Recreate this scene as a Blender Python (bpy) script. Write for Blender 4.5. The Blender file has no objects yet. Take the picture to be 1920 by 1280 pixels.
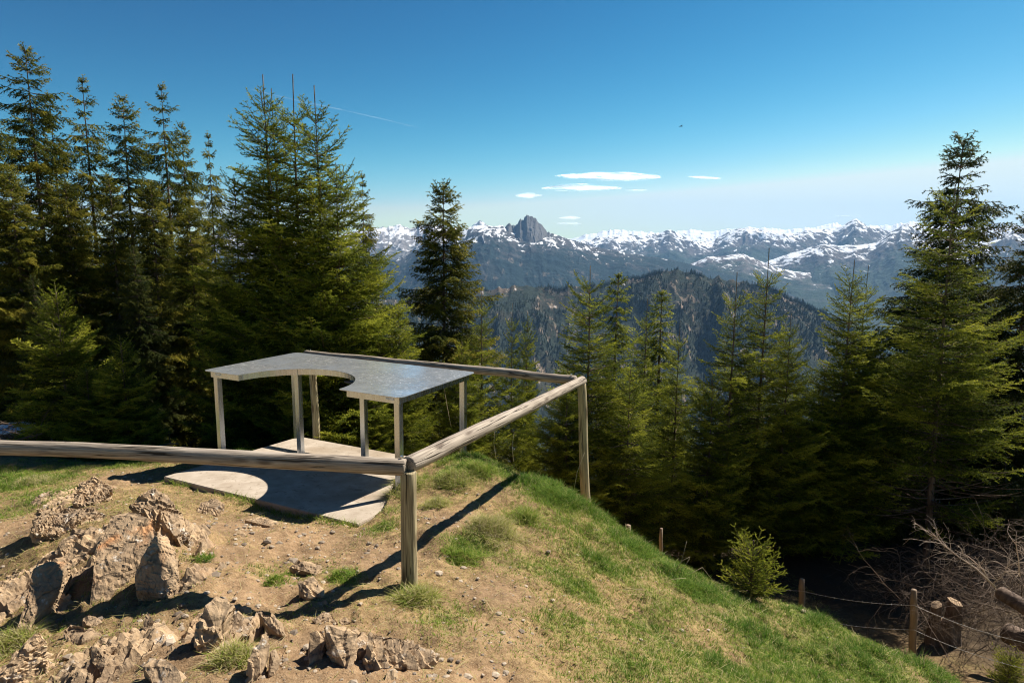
import bpy, bmesh, math
import numpy as np
from math import radians, sin, cos, tan, atan2, pi
from mathutils import Vector, Matrix

sc = bpy.context.scene
C = sc.collection
EYE = 2.95                      # camera height above the viewing slab (slab front edge is z = 0)

# ------------------------------------------------------------------ camera, sky, sun, exposure
PITCH, ROLL, FPX = radians(8.5), radians(0.5), 1200.0
F = np.array([0, cos(PITCH), -sin(PITCH)]); _R0 = np.array([1., 0, 0]); _U0 = np.array([0, sin(PITCH), cos(PITCH)])
RT = cos(ROLL)*_R0 + sin(ROLL)*_U0; UP = cos(ROLL)*_U0 - sin(ROLL)*_R0
cam_d = bpy.data.cameras.new('camera'); cam = bpy.data.objects.new('camera', cam_d); C.objects.link(cam)
cam.matrix_world = Matrix(((RT[0], UP[0], -F[0], 0), (RT[1], UP[1], -F[1], 0), (RT[2], UP[2], -F[2], EYE), (0, 0, 0, 1)))
cam_d.sensor_width = 36; cam_d.lens = 36*FPX/1920; cam_d.clip_start = 0.1; cam_d.clip_end = 90000
sc.camera = cam

SUN = np.array([.76, .62, 1.0]); SUN /= np.linalg.norm(SUN)
world = bpy.data.worlds.new('World'); sc.world = world; world.use_nodes = True
wn = world.node_tree; bg = wn.nodes['Background']
sky = wn.nodes.new('ShaderNodeTexSky'); sky.sky_type = 'NISHITA'; sky.sun_disc = False
sky.sun_elevation = math.asin(SUN[2]); sky.sun_rotation = atan2(SUN[0], SUN[1])
sky.altitude = 1500; sky.air_density = 1.0; sky.dust_density = 0.6; sky.ozone_density = 2.2
# the deep, polarised blue of clear mountain air: a gamma per channel on the sky's own radiance
_sep = wn.nodes.new('ShaderNodeSeparateColor'); _cmb = wn.nodes.new('ShaderNodeCombineColor'); wn.links.new(sky.outputs[0], _sep.inputs[0])
for _k, (_g, _a) in enumerate(((4.2, 12.3), (2.05, 1.37), (1.6, .73))):
    _m1 = wn.nodes.new('ShaderNodeMath'); _m1.operation = 'MULTIPLY'; _m1.inputs[1].default_value = .085; wn.links.new(_sep.outputs[_k], _m1.inputs[0])
    _m2 = wn.nodes.new('ShaderNodeMath'); _m2.operation = 'POWER'; _m2.inputs[1].default_value = _g; wn.links.new(_m1.outputs[0], _m2.inputs[0])
    _m3 = wn.nodes.new('ShaderNodeMath'); _m3.operation = 'MULTIPLY'; _m3.inputs[1].default_value = _a*10; wn.links.new(_m2.outputs[0], _m3.inputs[0])
    _m4 = wn.nodes.new('ShaderNodeMath'); _m4.operation = 'MINIMUM'; _m4.inputs[1].default_value = (4.6, 4.95, 4.5)[_k]; wn.links.new(_m3.outputs[0], _m4.inputs[0])
    if _k == 0: _red = _m4
    if _k == 1:
        _m5 = wn.nodes.new('ShaderNodeMath'); _m5.operation = 'MULTIPLY'; _m5.inputs[1].default_value = .89; wn.links.new(_m4.outputs[0], _m5.inputs[0])
        _m6 = wn.nodes.new('ShaderNodeMath'); _m6.operation = 'MINIMUM'; wn.links.new(_m5.outputs[0], _m6.inputs[0]); wn.links.new(_red.outputs[0], _m6.inputs[1]); wn.links.new(_m6.outputs[0], _cmb.inputs[0])
    if _k: wn.links.new(_m4.outputs[0], _cmb.inputs[_k])
wn.links.new(_cmb.outputs[0], bg.inputs[0]); bg.inputs[1].default_value = 0.1
sl = bpy.data.lights.new('sun', 'SUN'); sl.energy = 5.0; sl.angle = radians(.53); sl.color = (1, .93, .83)
so = bpy.data.objects.new('sun', sl); C.objects.link(so)
so.rotation_euler = Vector(SUN).to_track_quat('Z', 'Y').to_euler()
sc.view_settings.view_transform = 'Standard'; sc.view_settings.look = 'None'
sc.view_settings.exposure = 1.08; sc.view_settings.gamma = 1
sc.render.engine = 'CYCLES'
cy = sc.cycles
cy.max_bounces = 6; cy.diffuse_bounces = 2; cy.glossy_bounces = 2; cy.transmission_bounces = 3; cy.transparent_max_bounces = 6
cy.volume_bounces = 1; cy.use_denoising = True; cy.denoiser = 'OPENIMAGEDENOISE'; cy.denoising_input_passes = 'RGB_ALBEDO_NORMAL'; cy.denoising_prefilter = 'ACCURATE'; cy.filter_width = 1.1; cy.use_adaptive_sampling = False

rng = np.random.default_rng(7)
def ray(x, y): return F + RT*(x-960)/FPX - UP*(y-640)/FPX
def at_z(x, y, z):
    d = ray(x, y); p = d*((z-EYE)/d[2]); p[2] += EYE; return p
def at_y(x, y, Y):
    d = ray(x, y); p = d*(Y/d[1]); p[2] += EYE; return p

# ------------------------------------------------------------------ noise
def _hash(i, j, k, s):
    n = (i.astype(np.int64)*374761393 + j.astype(np.int64)*668265263 + k.astype(np.int64)*2147483647 + s*1274126177) & 0xffffffff
    n = ((n ^ (n >> 13))*1274126177) & 0xffffffff
    n = ((n ^ (n >> 15))*2246822519) & 0xffffffff
    return ((n ^ (n >> 16)) & 0xffffff)/float(0xffffff)
def vnoise(p, s=0):
    """value noise, p (...,3) -> -1..1"""
    i = np.floor(p).astype(np.int64); f = p-i; f = f*f*f*(f*(f*6-15)+10)
    r = 0
    for a in (0, 1):
        wa = f[..., 0] if a else 1-f[..., 0]
        for b in (0, 1):
            wb = f[..., 1] if b else 1-f[..., 1]
            for c in (0, 1):
                wc = f[..., 2] if c else 1-f[..., 2]
                r = r + wa*wb*wc*_hash(i[..., 0]+a, i[..., 1]+b, i[..., 2]+c, s)
    return r*2-1
def fbm(p, octv=4, s=0, ridged=False, gain=.5):
    r = 0; a = 1; t = 0
    for o in range(octv):
        n = vnoise(p*(2.03**o)+17.3*o, s+o)
        if ridged: n = 1-2*np.abs(n)
        r = r+n*a; t += a; a *= gain
    return r/t
def f2(x, y, scale, octv=4, s=0, ridged=False, gain=.5):
    return fbm(np.stack([x/scale, y/scale, np.zeros_like(x)+.37], -1), octv, s, ridged, gain)

# ------------------------------------------------------------------ object helpers
def prop(o, label=None, cat=None, group=None, kind=None):
    if label: o['label'] = label
    if cat: o['category'] = cat
    if group: o['group'] = group
    if kind: o['kind'] = kind
    return o
def empty(name, loc, label=None, cat=None, group=None, rz=0):
    o = bpy.data.objects.new(name, None); C.objects.link(o); o.location = loc; o.rotation_euler.z = rz
    o.empty_display_size = .1
    return prop(o, label, cat, group)
def npmesh(name, V, polys, mat=None, smooth=False, parent=None, attrs=None):
    """polys: (n,k) int array, or list of such arrays"""
    if not isinstance(polys, list): polys = [polys]
    m = bpy.data.meshes.new(name); V = np.asarray(V, np.float32)
    loops = np.concatenate([p.ravel() for p in polys]).astype(np.int32)
    tot = np.concatenate([np.full(len(p), p.shape[1], np.int32) for p in polys])
    st = np.concatenate([[0], np.cumsum(tot)[:-1]]).astype(np.int32)
    m.vertices.add(len(V)); m.vertices.foreach_set('co', V.ravel())
    m.loops.add(len(loops)); m.loops.foreach_set('vertex_index', loops)
    m.polygons.add(len(tot)); m.polygons.foreach_set('loop_start', st); m.polygons.foreach_set('loop_total', tot)
    m.update(calc_edges=True)
    m.polygons.foreach_set('use_smooth', np.full(len(tot), smooth))
    for k, (dom, arr) in (attrs or {}).items():
        a = m.attributes.new(k, 'FLOAT', dom); a.data.foreach_set('value', np.asarray(arr, np.float32).ravel())
    if mat: m.materials.append(mat)
    o = bpy.data.objects.new(name, m); C.objects.link(o)
    if parent: o.parent = parent
    return o
def tube(P, rad, n=10, jit=0, seed=0, cap=True):
    """tube through the points P with radii rad -> V, [quads, tris]"""
    P = np.asarray(P, float); rad = np.broadcast_to(np.asarray(rad, float), (len(P),))
    T = np.gradient(P, axis=0); T /= np.linalg.norm(T, axis=1)[:, None]+1e-9
    ref = np.array([0, 0, 1.]) if abs(T[0][2]) < .9 else np.array([1., 0, 0])
    A = np.cross(T, ref); A /= np.linalg.norm(A, axis=1)[:, None]; B = np.cross(T, A)
    th = np.linspace(0, 2*pi, n, endpoint=False)
    rr = rad[:, None]*np.ones((1, n))
    if jit: rr = rr*(1+jit*fbm(np.stack([np.cos(th)[None]*1.3+np.zeros_like(rr), np.sin(th)[None]*1.3+np.zeros_like(rr), (np.arange(len(P))*.35)[:, None]+np.zeros_like(rr)], -1), 3, seed))
    V = P[:, None]+rr[..., None]*(np.cos(th)[None, :, None]*A[:, None]+np.sin(th)[None, :, None]*B[:, None])
    V = V.reshape(-1, 3); m = len(P)
    i = np.arange(m-1)[:, None]*n; j = np.arange(n)[None]; k = (j+1) % n
    Q = np.stack([i+j, i+k, i+n+k, i+n+j], -1).reshape(-1, 4)
    if cap:
        V = np.vstack([V, P[0], P[-1]]); a = m*n
        T1 = np.stack([np.full(n, a), (np.arange(n)+1) % n, np.arange(n)], -1)
        b = (m-1)*n
        T2 = np.stack([np.full(n, a+1), b+np.arange(n), b+(np.arange(n)+1) % n], -1)
        return V, [Q, np.vstack([T1, T2])]
    return V, [Q]
class MB:
    def __init__(s): s.V = []; s.P = {3: [], 4: []}; s.n = 0
    def add(s, V, polys):
        for p in polys: s.P[p.shape[1]].append(p+s.n)
        s.V.append(V); s.n += len(V)
    def tube(s, *a, **k): s.add(*tube(*a, **k))
    def build(s, name, mat, parent=None, smooth=True):
        return npmesh(name, np.vstack(s.V), [np.vstack(p) for p in s.P.values() if p], mat, smooth, parent)
def bm_obj(name, bm, mat, parent=None, smooth=False):
    me = bpy.data.meshes.new(name); bm.normal_update(); bm.to_mesh(me); bm.free()
    if mat: me.materials.append(mat)
    if smooth: me.polygons.foreach_set('use_smooth', [True]*len(me.polygons))
    o = bpy.data.objects.new(name, me); C.objects.link(o)
    if parent: o.parent = parent
    return o
def prism(poly, z0, z1, bevel=0):
    """vertical prism; z0, z1 numbers or functions (x,y)->z"""
    bm = bmesh.new(); g = lambda z, p: z(p[0], p[1]) if callable(z) else z
    a = [bm.verts.new((p[0], p[1], g(z0, p))) for p in poly]; b = [bm.verts.new((p[0], p[1], g(z1, p))) for p in poly]
    n = len(poly); bm.faces.new(b); bm.faces.new(a[::-1])
    for i in range(n): bm.faces.new((a[i], a[(i+1) % n], b[(i+1) % n], b[i]))
    bmesh.ops.recalc_face_normals(bm, faces=bm.faces)
    if bevel: bmesh.ops.bevel(bm, geom=bm.edges[:], offset=bevel, segments=2, affect='EDGES', clamp_overlap=True)
    return bm

# ------------------------------------------------------------------ material helper
class MT:
    def __init__(s, name, rough=.9, spec=.2):
        s.m = bpy.data.materials.new(name); s.m.use_nodes = True; s.t = s.m.node_tree
        s.b = s.t.nodes['Principled BSDF']; s.b.inputs['Roughness'].default_value = rough
        s.b.inputs['Specular IOR Level'].default_value = spec
    def n(s, typ, **k):
        nd = s.t.nodes.new('ShaderNode'+typ)
        for a, v in k.items():
            if a.startswith('i_'):
                key = a[2:].replace('_', ' ')
                nd.inputs[int(key) if key.isdigit() else key].default_value = v
            else: setattr(nd, a, v)
        return nd
    def l(s, a, b): s.t.links.new(a, b)
    def noise(s, scale, detail=4, vec=None, rough=.55, sc=None, dist=0):
        nd = s.n('TexNoise'); nd.inputs['Scale'].default_value = scale; nd.inputs['Detail'].default_value = detail
        nd.inputs['Roughness'].default_value = rough; nd.inputs['Distortion'].default_value = dist
        v = vec or s.pos()
        if sc:
            mp = s.n('Mapping'); mp.inputs['Scale'].default_value = sc; s.l(v, mp.inputs['Vector']); v = mp.outputs[0]
        s.l(v, nd.inputs['Vector']); return nd.outputs['Fac']
    def pos(s): return s.n('TexCoord').outputs['Object']
    def attr(s, name): return s.n('Attribute', attribute_name=name).outputs['Fac']
    def rng(s, v, a, b, c=0., d=1.):
        nd = s.n('MapRange'); nd.clamp = True
        s.l(v, nd.inputs[0])
        for i, x in enumerate((a, b, c, d)): nd.inputs[i+1].default_value = x
        return nd.outputs[0]
    def mix(s, f, a, b, mode='MIX'):
        nd = s.n('Mix', data_type='RGBA', blend_type=mode)
        if isinstance(f, (int, float)): nd.inputs[0].default_value = f
        else: s.l(f, nd.inputs[0])
        for i, v in ((6, a), (7, b)):
            if isinstance(v, tuple): nd.inputs[i].default_value = (*v, 1)
            else: s.l(v, nd.inputs[i])
        return nd.outputs[2]
    def math(s, op, a, b=0.):
        nd = s.n('Math', operation=op)
        for i, v in enumerate((a, b)):
            if isinstance(v, (int, float)): nd.inputs[i].default_value = v
            else: s.l(v, nd.inputs[i])
        return nd.outputs[0]
    def bump(s, h, strength=.5, dist=.01, prev=None):
        nd = s.n('Bump'); nd.inputs['Strength'].default_value = strength; nd.inputs['Distance'].default_value = dist
        s.l(h, nd.inputs['Height'])
        if prev: s.l(prev, nd.inputs['Normal'])
        s.l(nd.outputs[0], s.b.inputs['Normal']); return nd.outputs[0]
    def col(s, c):
        if isinstance(c, tuple): s.b.inputs['Base Color'].default_value = (*c, 1)
        else: s.l(c, s.b.inputs['Base Color'])
    def leafy(s, colour, back, fac=.35):
        """diffuse + light let through from behind"""
        tr = s.n('BsdfTranslucent'); s.l(back, tr.inputs[0]) if not isinstance(back, tuple) else None
        mx = s.n('MixShader'); mx.inputs[0].default_value = fac
        s.col(colour); s.l(s.b.outputs[0], mx.inputs[1]); s.l(tr.outputs[0], mx.inputs[2])
        s.l(mx.outputs[0], s.t.nodes['Material Output'].inputs[0])

def mat_needles(name, dark, light, warm):
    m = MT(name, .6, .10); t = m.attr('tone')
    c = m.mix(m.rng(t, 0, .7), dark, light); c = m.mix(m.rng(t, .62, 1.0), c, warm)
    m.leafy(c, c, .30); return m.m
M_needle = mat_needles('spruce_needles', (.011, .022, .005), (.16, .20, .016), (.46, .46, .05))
M_needle_sap = mat_needles('sapling_needles', (.03, .05, .01), (.27, .31, .03), (.56, .55, .07))
M_needle_old = mat_needles('old_spruce_needles', (.011, .020, .006), (.13, .145, .016), (.36, .31, .045))
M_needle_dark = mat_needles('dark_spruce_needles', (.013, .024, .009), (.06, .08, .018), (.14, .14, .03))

m = MT('spruce_bark', .9); n1 = m.noise(14, 5, sc=(1, 1, .25))
m.col(m.mix(m.rng(n1, .3, .7), (.055, .036, .026), (.20, .145, .11))); m.bump(n1, .8, .02); M_bark = m.m

m = MT('weathered_wood', .8); v = m.n('Attribute', attribute_name='along').outputs['Vector']
gr = m.noise(1, 6, vec=v, sc=(3, 60, 60)); st = m.noise(1, 3, vec=v, sc=(.9, 5, 5)); cr = m.noise(1, 2, vec=v, sc=(1.6, 55, 55), dist=.6)
c = m.mix(m.rng(gr, .30, .68), (.13, .10, .075), (.44, .37, .29)); c = m.mix(m.rng(st, .48, .7, 0, .5), c, (.42, .355, .285))
c = m.mix(m.rng(st, .40, .25, 0, .6), c, (.13, .09, .06)); c = m.mix(m.rng(cr, .61, .645), c, (.04, .03, .02))
kn = m.n('TexVoronoi'); kn.inputs['Scale'].default_value = 1; km = m.n('Mapping'); km.inputs['Scale'].default_value = (2.6, 9, 9); m.l(v, km.inputs[0]); m.l(km.outputs[0], kn.inputs['Vector']); c = m.mix(m.rng(kn.outputs['Distance'], .26, .12, 0, .75), c, (.07, .045, .03))
m.col(c); m.bump(m.math('SUBTRACT', gr, m.rng(cr, .58, .65, 0, 1.2)), .6, .01); M_wood = m.m
m = MT('stake_wood', .85); g = m.noise(30, 4, sc=(1, 1, .1)); m.col(m.mix(g, (.10, .07, .05), (.30, .22, .15))); m.bump(g, .5, .01); M_stake = m.m
m = MT('cut_wood', .8); g = m.noise(30, 4); m.col(m.mix(g, (.26, .17, .10), (.45, .32, .20))); m.bump(g, .4, .01); M_cut = m.m

m = MT('brushed_steel', .36, .5); m.b.inputs['Metallic'].default_value = 1
g = m.noise(40, 3, sc=(1, 1, .03)); m.col(m.mix(g, (.48, .53, .60), (.72, .78, .86))); m.l(m.rng(g, 0, 1, .20, .34), m.b.inputs['Roughness']); M_steel = m.m
# engraved relief map on the table top: peaks, contour strokes and name marks
m = MT('engraved_map_steel', .25, .5); m.b.inputs['Metallic'].default_value = .68
land = m.noise(1.3, 4, sc=(1, 1, 1)); rel = m.noise(5, 8, rough=.7, dist=.6); strk = m.noise(15, 3, sc=(1, 2.6, 1), dist=.9)
con = m.math('FRACT', m.math('MULTIPLY', rel, 11.))
c = m.mix(m.rng(land, .40, .56), (.62, .66, .70), (.40, .41, .40)); c = m.mix(m.rng(rel, .50, .62, 0, .4), c, (.30, .33, .36))
mk = m.math('MULTIPLY', m.rng(con, .86, .93), m.rng(land, .36, .5, .08, .45)); c = m.mix(mk, c, (.80, .80, .78))
lab = m.math('MULTIPLY', m.rng(strk, .60, .63), m.rng(land, .38, .46)); c = m.mix(lab, c, (.95, .95, .93))
m.col(c); m.l(m.rng(land, .4, .6, .16, .34), m.b.inputs['Roughness']); m.bump(mk, .15, .002); M_map = m.m
m = MT('white_sticker', .6); g = m.noise(60, 2, sc=(1, 1, 3)); m.col(m.mix(m.rng(g, .55, .6), (.75, .75, .74), (.3, .3, .3))); M_sticker = m.m
m = MT('dark_tray', .5, .4); m.col((.05, .05, .06)); M_tray = m.m

m = MT('concrete', .9); g = m.noise(5, 6); h = m.noise(70, 4); bl = m.noise(1.2, 3)
c = m.mix(m.rng(g, .3, .7), (.30, .245, .185), (.43, .365, .29)); c = m.mix(m.rng(h, .62, .72, 0, .6), c, (.16, .13, .10)); c = m.mix(m.rng(bl, .50, .66, 0, .55), c, (.24, .18, .12)); cw_ = m.noise(9, 6, dist=1.5); c = m.mix(m.rng(cw_, .60, .66, 0, .6), c, (.17, .13, .09))
m.col(c); m.bump(h, .35, .006); M_conc = m.m

m = MT('rock', .88, .25); pw = m.n('NewGeometry').outputs['Position']
g = m.noise(3.2, 7, vec=pw, rough=.62); f = m.noise(28, 6, vec=pw, rough=.65); o = m.noise(2.6, 5, vec=pw, dist=.5); li = m.noise(9, 5, vec=pw); sp = m.noise(60, 3, vec=pw)
stra = m.noise(1, 5, vec=pw, sc=(22, 4, 6), dist=.5)
c = m.mix(m.rng(g, .32, .68), (.16, .105, .062), (.50, .345, .195)); c = m.mix(m.rng(f, .35, .7, 0, .6), c, (.36, .27, .18))
c = m.mix(m.rng(stra, .55, .66, 0, .45), c, (.11, .085, .062))
on = m.math('MULTIPLY', m.rng(o, .53, .62), m.attr('rust')); c = m.mix(on, c, (.52, .21, .065))
c = m.mix(m.math('MULTIPLY', m.rng(li, .60, .66), m.rng(sp, .42, .55, 0, .8)), c, (.52, .47, .40)); m.col(c)
vo = m.n('TexVoronoi', feature='DISTANCE_TO_EDGE'); vo.inputs['Scale'].default_value = 2.6; mp = m.n('Mapping'); mp.inputs['Scale'].default_value = (1.5, .8, 1.2); mp.inputs['Rotation'].default_value = (.3, .4, .35)
wob = m.n('VectorMath', operation='ADD'); m.l(pw, wob.inputs[0]); nv = m.n('TexNoise'); nv.inputs['Scale'].default_value = 6; m.l(pw, nv.inputs['Vector']); sc_v = m.n('VectorMath', operation='SCALE'); sc_v.inputs['Scale'].default_value = .12; m.l(nv.outputs['Color'], sc_v.inputs[0]); m.l(sc_v.outputs[0], wob.inputs[1]); m.l(wob.outputs[0], mp.inputs[0]); m.l(mp.outputs[0], vo.inputs['Vector'])
ck = m.rng(vo.outputs['Distance'], .0, .035); c = m.mix(m.rng(ck, 0, 1, .45, 1), (.07, .05, .032), c); m.col(c)
b0 = m.bump(m.rng(vo.outputs['Distance'], 0, .05), .5, .012); b1 = m.bump(g, .5, .05, b0); b2 = m.bump(stra, .6, .025, b1); m.bump(f, .8, .012, b2); M_rock = m.m

# ------------------------------------------------------------------ terrain height
CP = []   # (x,y,z)
def cz(px, py, z): p = at_z(px, py, z); CP.append((p[0], p[1], z))
E0 = EYE-2.87   # heights below were first read with the eye at 2.87
for px, py, z in [(0,1280,.22),(120,1280,.35),(250,1280,.45),(500,1280,.5),(750,1280,.52),(960,1280,.45),(1200,1280,.12),(1400,1280,-.28),(1600,1280,-.9),(1800,1280,-1.5),
                  (300,1180,.38),(700,1200,.42),(960,1200,.33),(1200,1200,-.08),(1400,1200,-.6),(1000,1100,.12),(1200,1100,-.25),(1000,1000,.03),(900,1060,.17),
                  (770,1098,.26),(640,1100,.26),(790,1000,.22),(540,1155,.33),(440,1130,.30),(340,1050,.40),(0,1150,.06),(150,1180,.24),(60,1080,.14),
                  (1103,958,-.74),(1250,1060,-.98),(1400,1112,-1.02),(1500,1152,-1.22),(1600,1202,-1.4),(1750,1252,-1.62),(1920,1285,-1.8),
                  (970,890,0),(1040,912,-.22),(955,892,.06),(880,905,.14),(820,905,.12),
                  (260,985,.40),(200,980,.38),(330,950,.14),(120,960,.15),(40,985,.05),(30,930,-.12),(150,905,-.05),(240,905,-.06),
                  (330,905,-.07),(450,945,-.06),(600,978,-.04),(690,985,-.03),(735,957,.03),(800,925,.06),(500,1010,.09),(450,1060,.18),(420,985,.02),(600,1040,.14),
                  (0,890,-.28),(100,852,-.42),(0,830,-.5),(0,800,-.85)]: cz(px, py, z)
for p in [(-3.6,8.9,-.20),(-3.3,9.9,-.28),(-2.4,9.3,-.22),(-1.5,8.9,-.22),(-.9,8.2,.10),(-.55,8.0,.13),(-.95,7.5,.10),(-.4,8.6,.02),(-4.6,8.3,-.15),(-4.4,9.6,-.35),(-2.9,10.4,-.55),(-1.5,10,-1.0),(0,9.3,-.9),(.6,9.1,-1.3),
          (-2.9,8.2,-.16),(-2.2,7.2,-.12),(-2.9,12,-1.5),(0,12,-2.6),(2.0,8.9,-2.1),(2.4,9.6,-2.6),(3.2,8.2,-2.3),(4.6,7.3,-2.5),(5.6,6.4,-2.5),(6.6,5.2,-2.6),(3.7,8.6,-2.4),(5,9.5,-2.75),
          (8,12,-3.05),(5,13,-3.4),(2,13,-3.3),(8,8,-2.9),(12,10,-3.2),(12,16,-4.2),(4,18,-5.4),(-3,17,-3.6),(-8,13,-1.3),(-9,17,-2.3),(-13,13,-.9),(-15,18,-2.4),(-7,10.5,-.8),(-9,9,-.5),(-6,22,-4.8),(5,24,-8),(14,24,-7.5),(-15,25,-5),
          (-6,5,-.02),(-9,4,.0),(-13,6,-.2),(-4.3,3.2,.2),(-7,1,.4),
          (0,0,1.2),(0,1.4,1.0),(-2.2,.8,.8),(2.2,1,.45),(4,2.5,-.7),(6,2,-1.4),(9,3,-2.6),(-1,2.4,.62),(1.2,2.3,.5),(0,-4,1.3),(-8,-4,.6),(8,-4,-1.8)]: CP.append(p)
CP = np.array(CP, float)
def _phi(r2): return np.where(r2 > 0, .5*r2*np.log(np.maximum(r2, 1e-12)), 0)
def _tps(P, lam=.012):
    X = P[:, :2]/10; n = len(P); K = _phi(((X[:, None]-X[None])**2).sum(-1))+lam*.1*np.eye(n)
    A = np.zeros((n+3, n+3)); A[:n, :n] = K; A[:n, n] = 1; A[:n, n+1:] = X; A[n, :n] = 1; A[n+1:, :n] = X.T
    return X, np.linalg.solve(A, np.r_[P[:, 2], 0, 0, 0])
TX, TW = _tps(CP)
# slab (tilts a little to the back)
SA, SB, SD = at_z(307, 893, 0), at_z(672, 983, 0), at_z(562, 818, -.17)
SCc = SB+(SD-SA)
def slab_z(x, y):
    nrm = np.cross(SB-SA, SD-SA); return SA[2]-(nrm[0]*(x-SA[0])+nrm[1]*(y-SA[1]))/nrm[2]
def base_h(x, y):
    x = np.asarray(x, float); y = np.asarray(y, float)
    sh = x.shape; x = x.ravel(); y = y.ravel(); out = np.empty(len(x)); n = len(CP)
    for s in range(0, len(x), 40000):
        q = np.stack([x[s:s+40000], y[s:s+40000]], -1)/10
        out[s:s+40000] = _phi(((q[:, None]-TX[None])**2).sum(-1))@TW[:n]+TW[n]+q@TW[n+1:]
    r = np.hypot(x-1, y-8); w = np.clip((r-16)/10, 0, 1); w = w*w*(3-2*w)
    far = -4.6-.62*np.maximum(y-19, -6)-.02*np.maximum(-x, 0)
    far = np.where(y < 8, -1-.1*np.abs(x), far)
    far = np.maximum(far, -800+0*x)
    return (out*(1-w)+far*w).reshape(sh)
def in_slab(x, y, e=0.):
    u = (SB-SA)[:2]; v = (SD-SA)[:2]; M_ = np.linalg.inv(np.stack([u, v], 1))
    d = np.stack([x-SA[0], y-SA[1]], -1)@M_.T
    return (d[..., 0] > -e/3) & (d[..., 0] < 1+e/3) & (d[..., 1] > -e/2) & (d[..., 1] < 1+e/2)
def on_slab(x, y, z, e=.0): return in_slab(x, y, e) & (z < slab_z(x, y)+.005)
def wblob(x, y, px, py, z, r):
    p = at_z(px, py, z); return np.exp(-((x-p[0])**2+(y-p[1])**2)/(r*r))
def masks(x, y):
    """worn, green, grown - what covers the ground where"""
    n = f2(x, y, .5, 4, 5); n2 = f2(x, y, 1.7, 3, 9)
    g = np.zeros_like(x)
    for px, py, z, r, a in [(1150,985,-.4,.5,1.2),(1060,935,-.15,.55,1.3),(1010,905,0,.4,1.1),(1180,1020,-.45,.45,1.1),(1240,1065,-.75,.4,.9),(1150,1080,-.3,.4,.75),(1300,1110,-.7,.5,1.1),(1250,1180,-.25,.5,.8),(1380,1150,-.85,.5,1.2),(1450,1230,-.75,.7,1.2),(1330,1250,-.3,.5,.9),
                            (1600,1260,-1.1,.6,1.3),(1720,1270,-1.4,.5,1.2),(1520,1190,-1.15,.4,1.1),(880,1030,.12,.28,.9),(850,900,.05,.4,1.),(930,890,0,.35,1.),(880,870,0,.4,1.),(720,1000,.0,.22,.8),(740,970,.0,.2,.7),(650,1085,.24,.2,.7),(590,1080,.2,.18,.6),(500,1080,.2,.2,.5),
                            (850,1170,.3,.35,.55),(900,1200,.3,.35,.5),(1050,1180,.1,.35,.45),(20,900,-.25,.9,.9),(60,950,-.1,.5,.6),(0,960,-.05,.4,.5),(450,835,-.35,.6,.9),(640,812,-.4,.5,1.),(380,1050,.3,.15,.5),(230,870,-.3,.5,.6),(760,840,-.4,.6,.8),(1000,1050,.1,.4,.45),(1200,1270,0,.4,.6),(1100,1120,-.1,.4,.55)]:
        g = np.maximum(g, a*wblob(x, y, px, py, z, r))
    rs = .42*np.clip((x+.15)/1.2, 0, 1)*np.clip((9-y)/2, 0, 1); g = np.maximum(g, rs); g = np.clip(g*(1+.5*n)+.32*n, 0, 1)
    w = np.zeros_like(x)
    for px, py, z, r in [(930,1130,.15,.28),(915,1200,.3,.3),(905,1270,.45,.3),(850,980,.15,.35),(700,1050,.2,.5),(560,1020,.08,.6),(450,1000,.05,.5),(420,1060,.2,.4),(330,1230,.42,.5),(560,1250,.47,.6),(780,960,.1,.3),(220,900,-.05,.5),(20,1000,.05,.5),(480,1120,.25,.4),(700,1270,.5,.4)]:
        w = np.maximum(w, wblob(x, y, px, py, z, r))
    w = np.clip(w*1.3+.3*n, 0, 1)*(1-g*.6)
    g = g*(1-.75*w*np.clip((x+1.2)/.6, 0, 1)); return w, g
def H(x, y, fine=True):
    x = np.asarray(x, float); y = np.asarray(y, float)
    z = base_h(x, y)
    near = np.exp(-((x+1)**2+(y-5)**2)/160)
    z = z+near*(.07*f2(x, y, 1.2, 2, 25)*(x > .2)*np.clip((x-.2)*2, 0, 1)+.07*f2(x, y, .55, 4, 21)+.035*f2(x, y, .16, 3, 31))
    if fine:
        k = at_z(250, 1050, .35); oc = np.exp(-((x-k[0])**2/1.3**2+(y-k[1])**2/1.0**2))+.7*np.exp(-((x+1.6)**2/1.2**2+(y-3.7)**2/.6**2))
        z = z+oc*(.075*f2(x*1.0+y*.35, y*.35, .25, 5, 41, ridged=True)+.03*f2(x, y, .12, 3, 43, ridged=True))
        z = z+near*.02*f2(x, y, .08, 3, 51, ridged=True)
    r = np.hypot(x, y-8); z = z+np.clip((r-10)/20, 0, 1)*.5*f2(x, y, 6, 3, 61)
    s = slab_z(x, y); ins = in_slab(x, y, .05)
    z = np.where(ins & ((z < s+.035) | (x < -1.42)), np.minimum(z, s-.03), z)
    return z
def ground_hit(px, py, tmax=30):
    d = ray(px, py); t = np.linspace(1.2, tmax, 900); P = d[None]*t[:, None]; P[:, 2] += EYE
    hh = H(P[:, 0], P[:, 1]); b = np.nonzero(P[:, 2] < hh)[0]
    if len(b) == 0: return P[-1]
    return P[b[0]]

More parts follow.
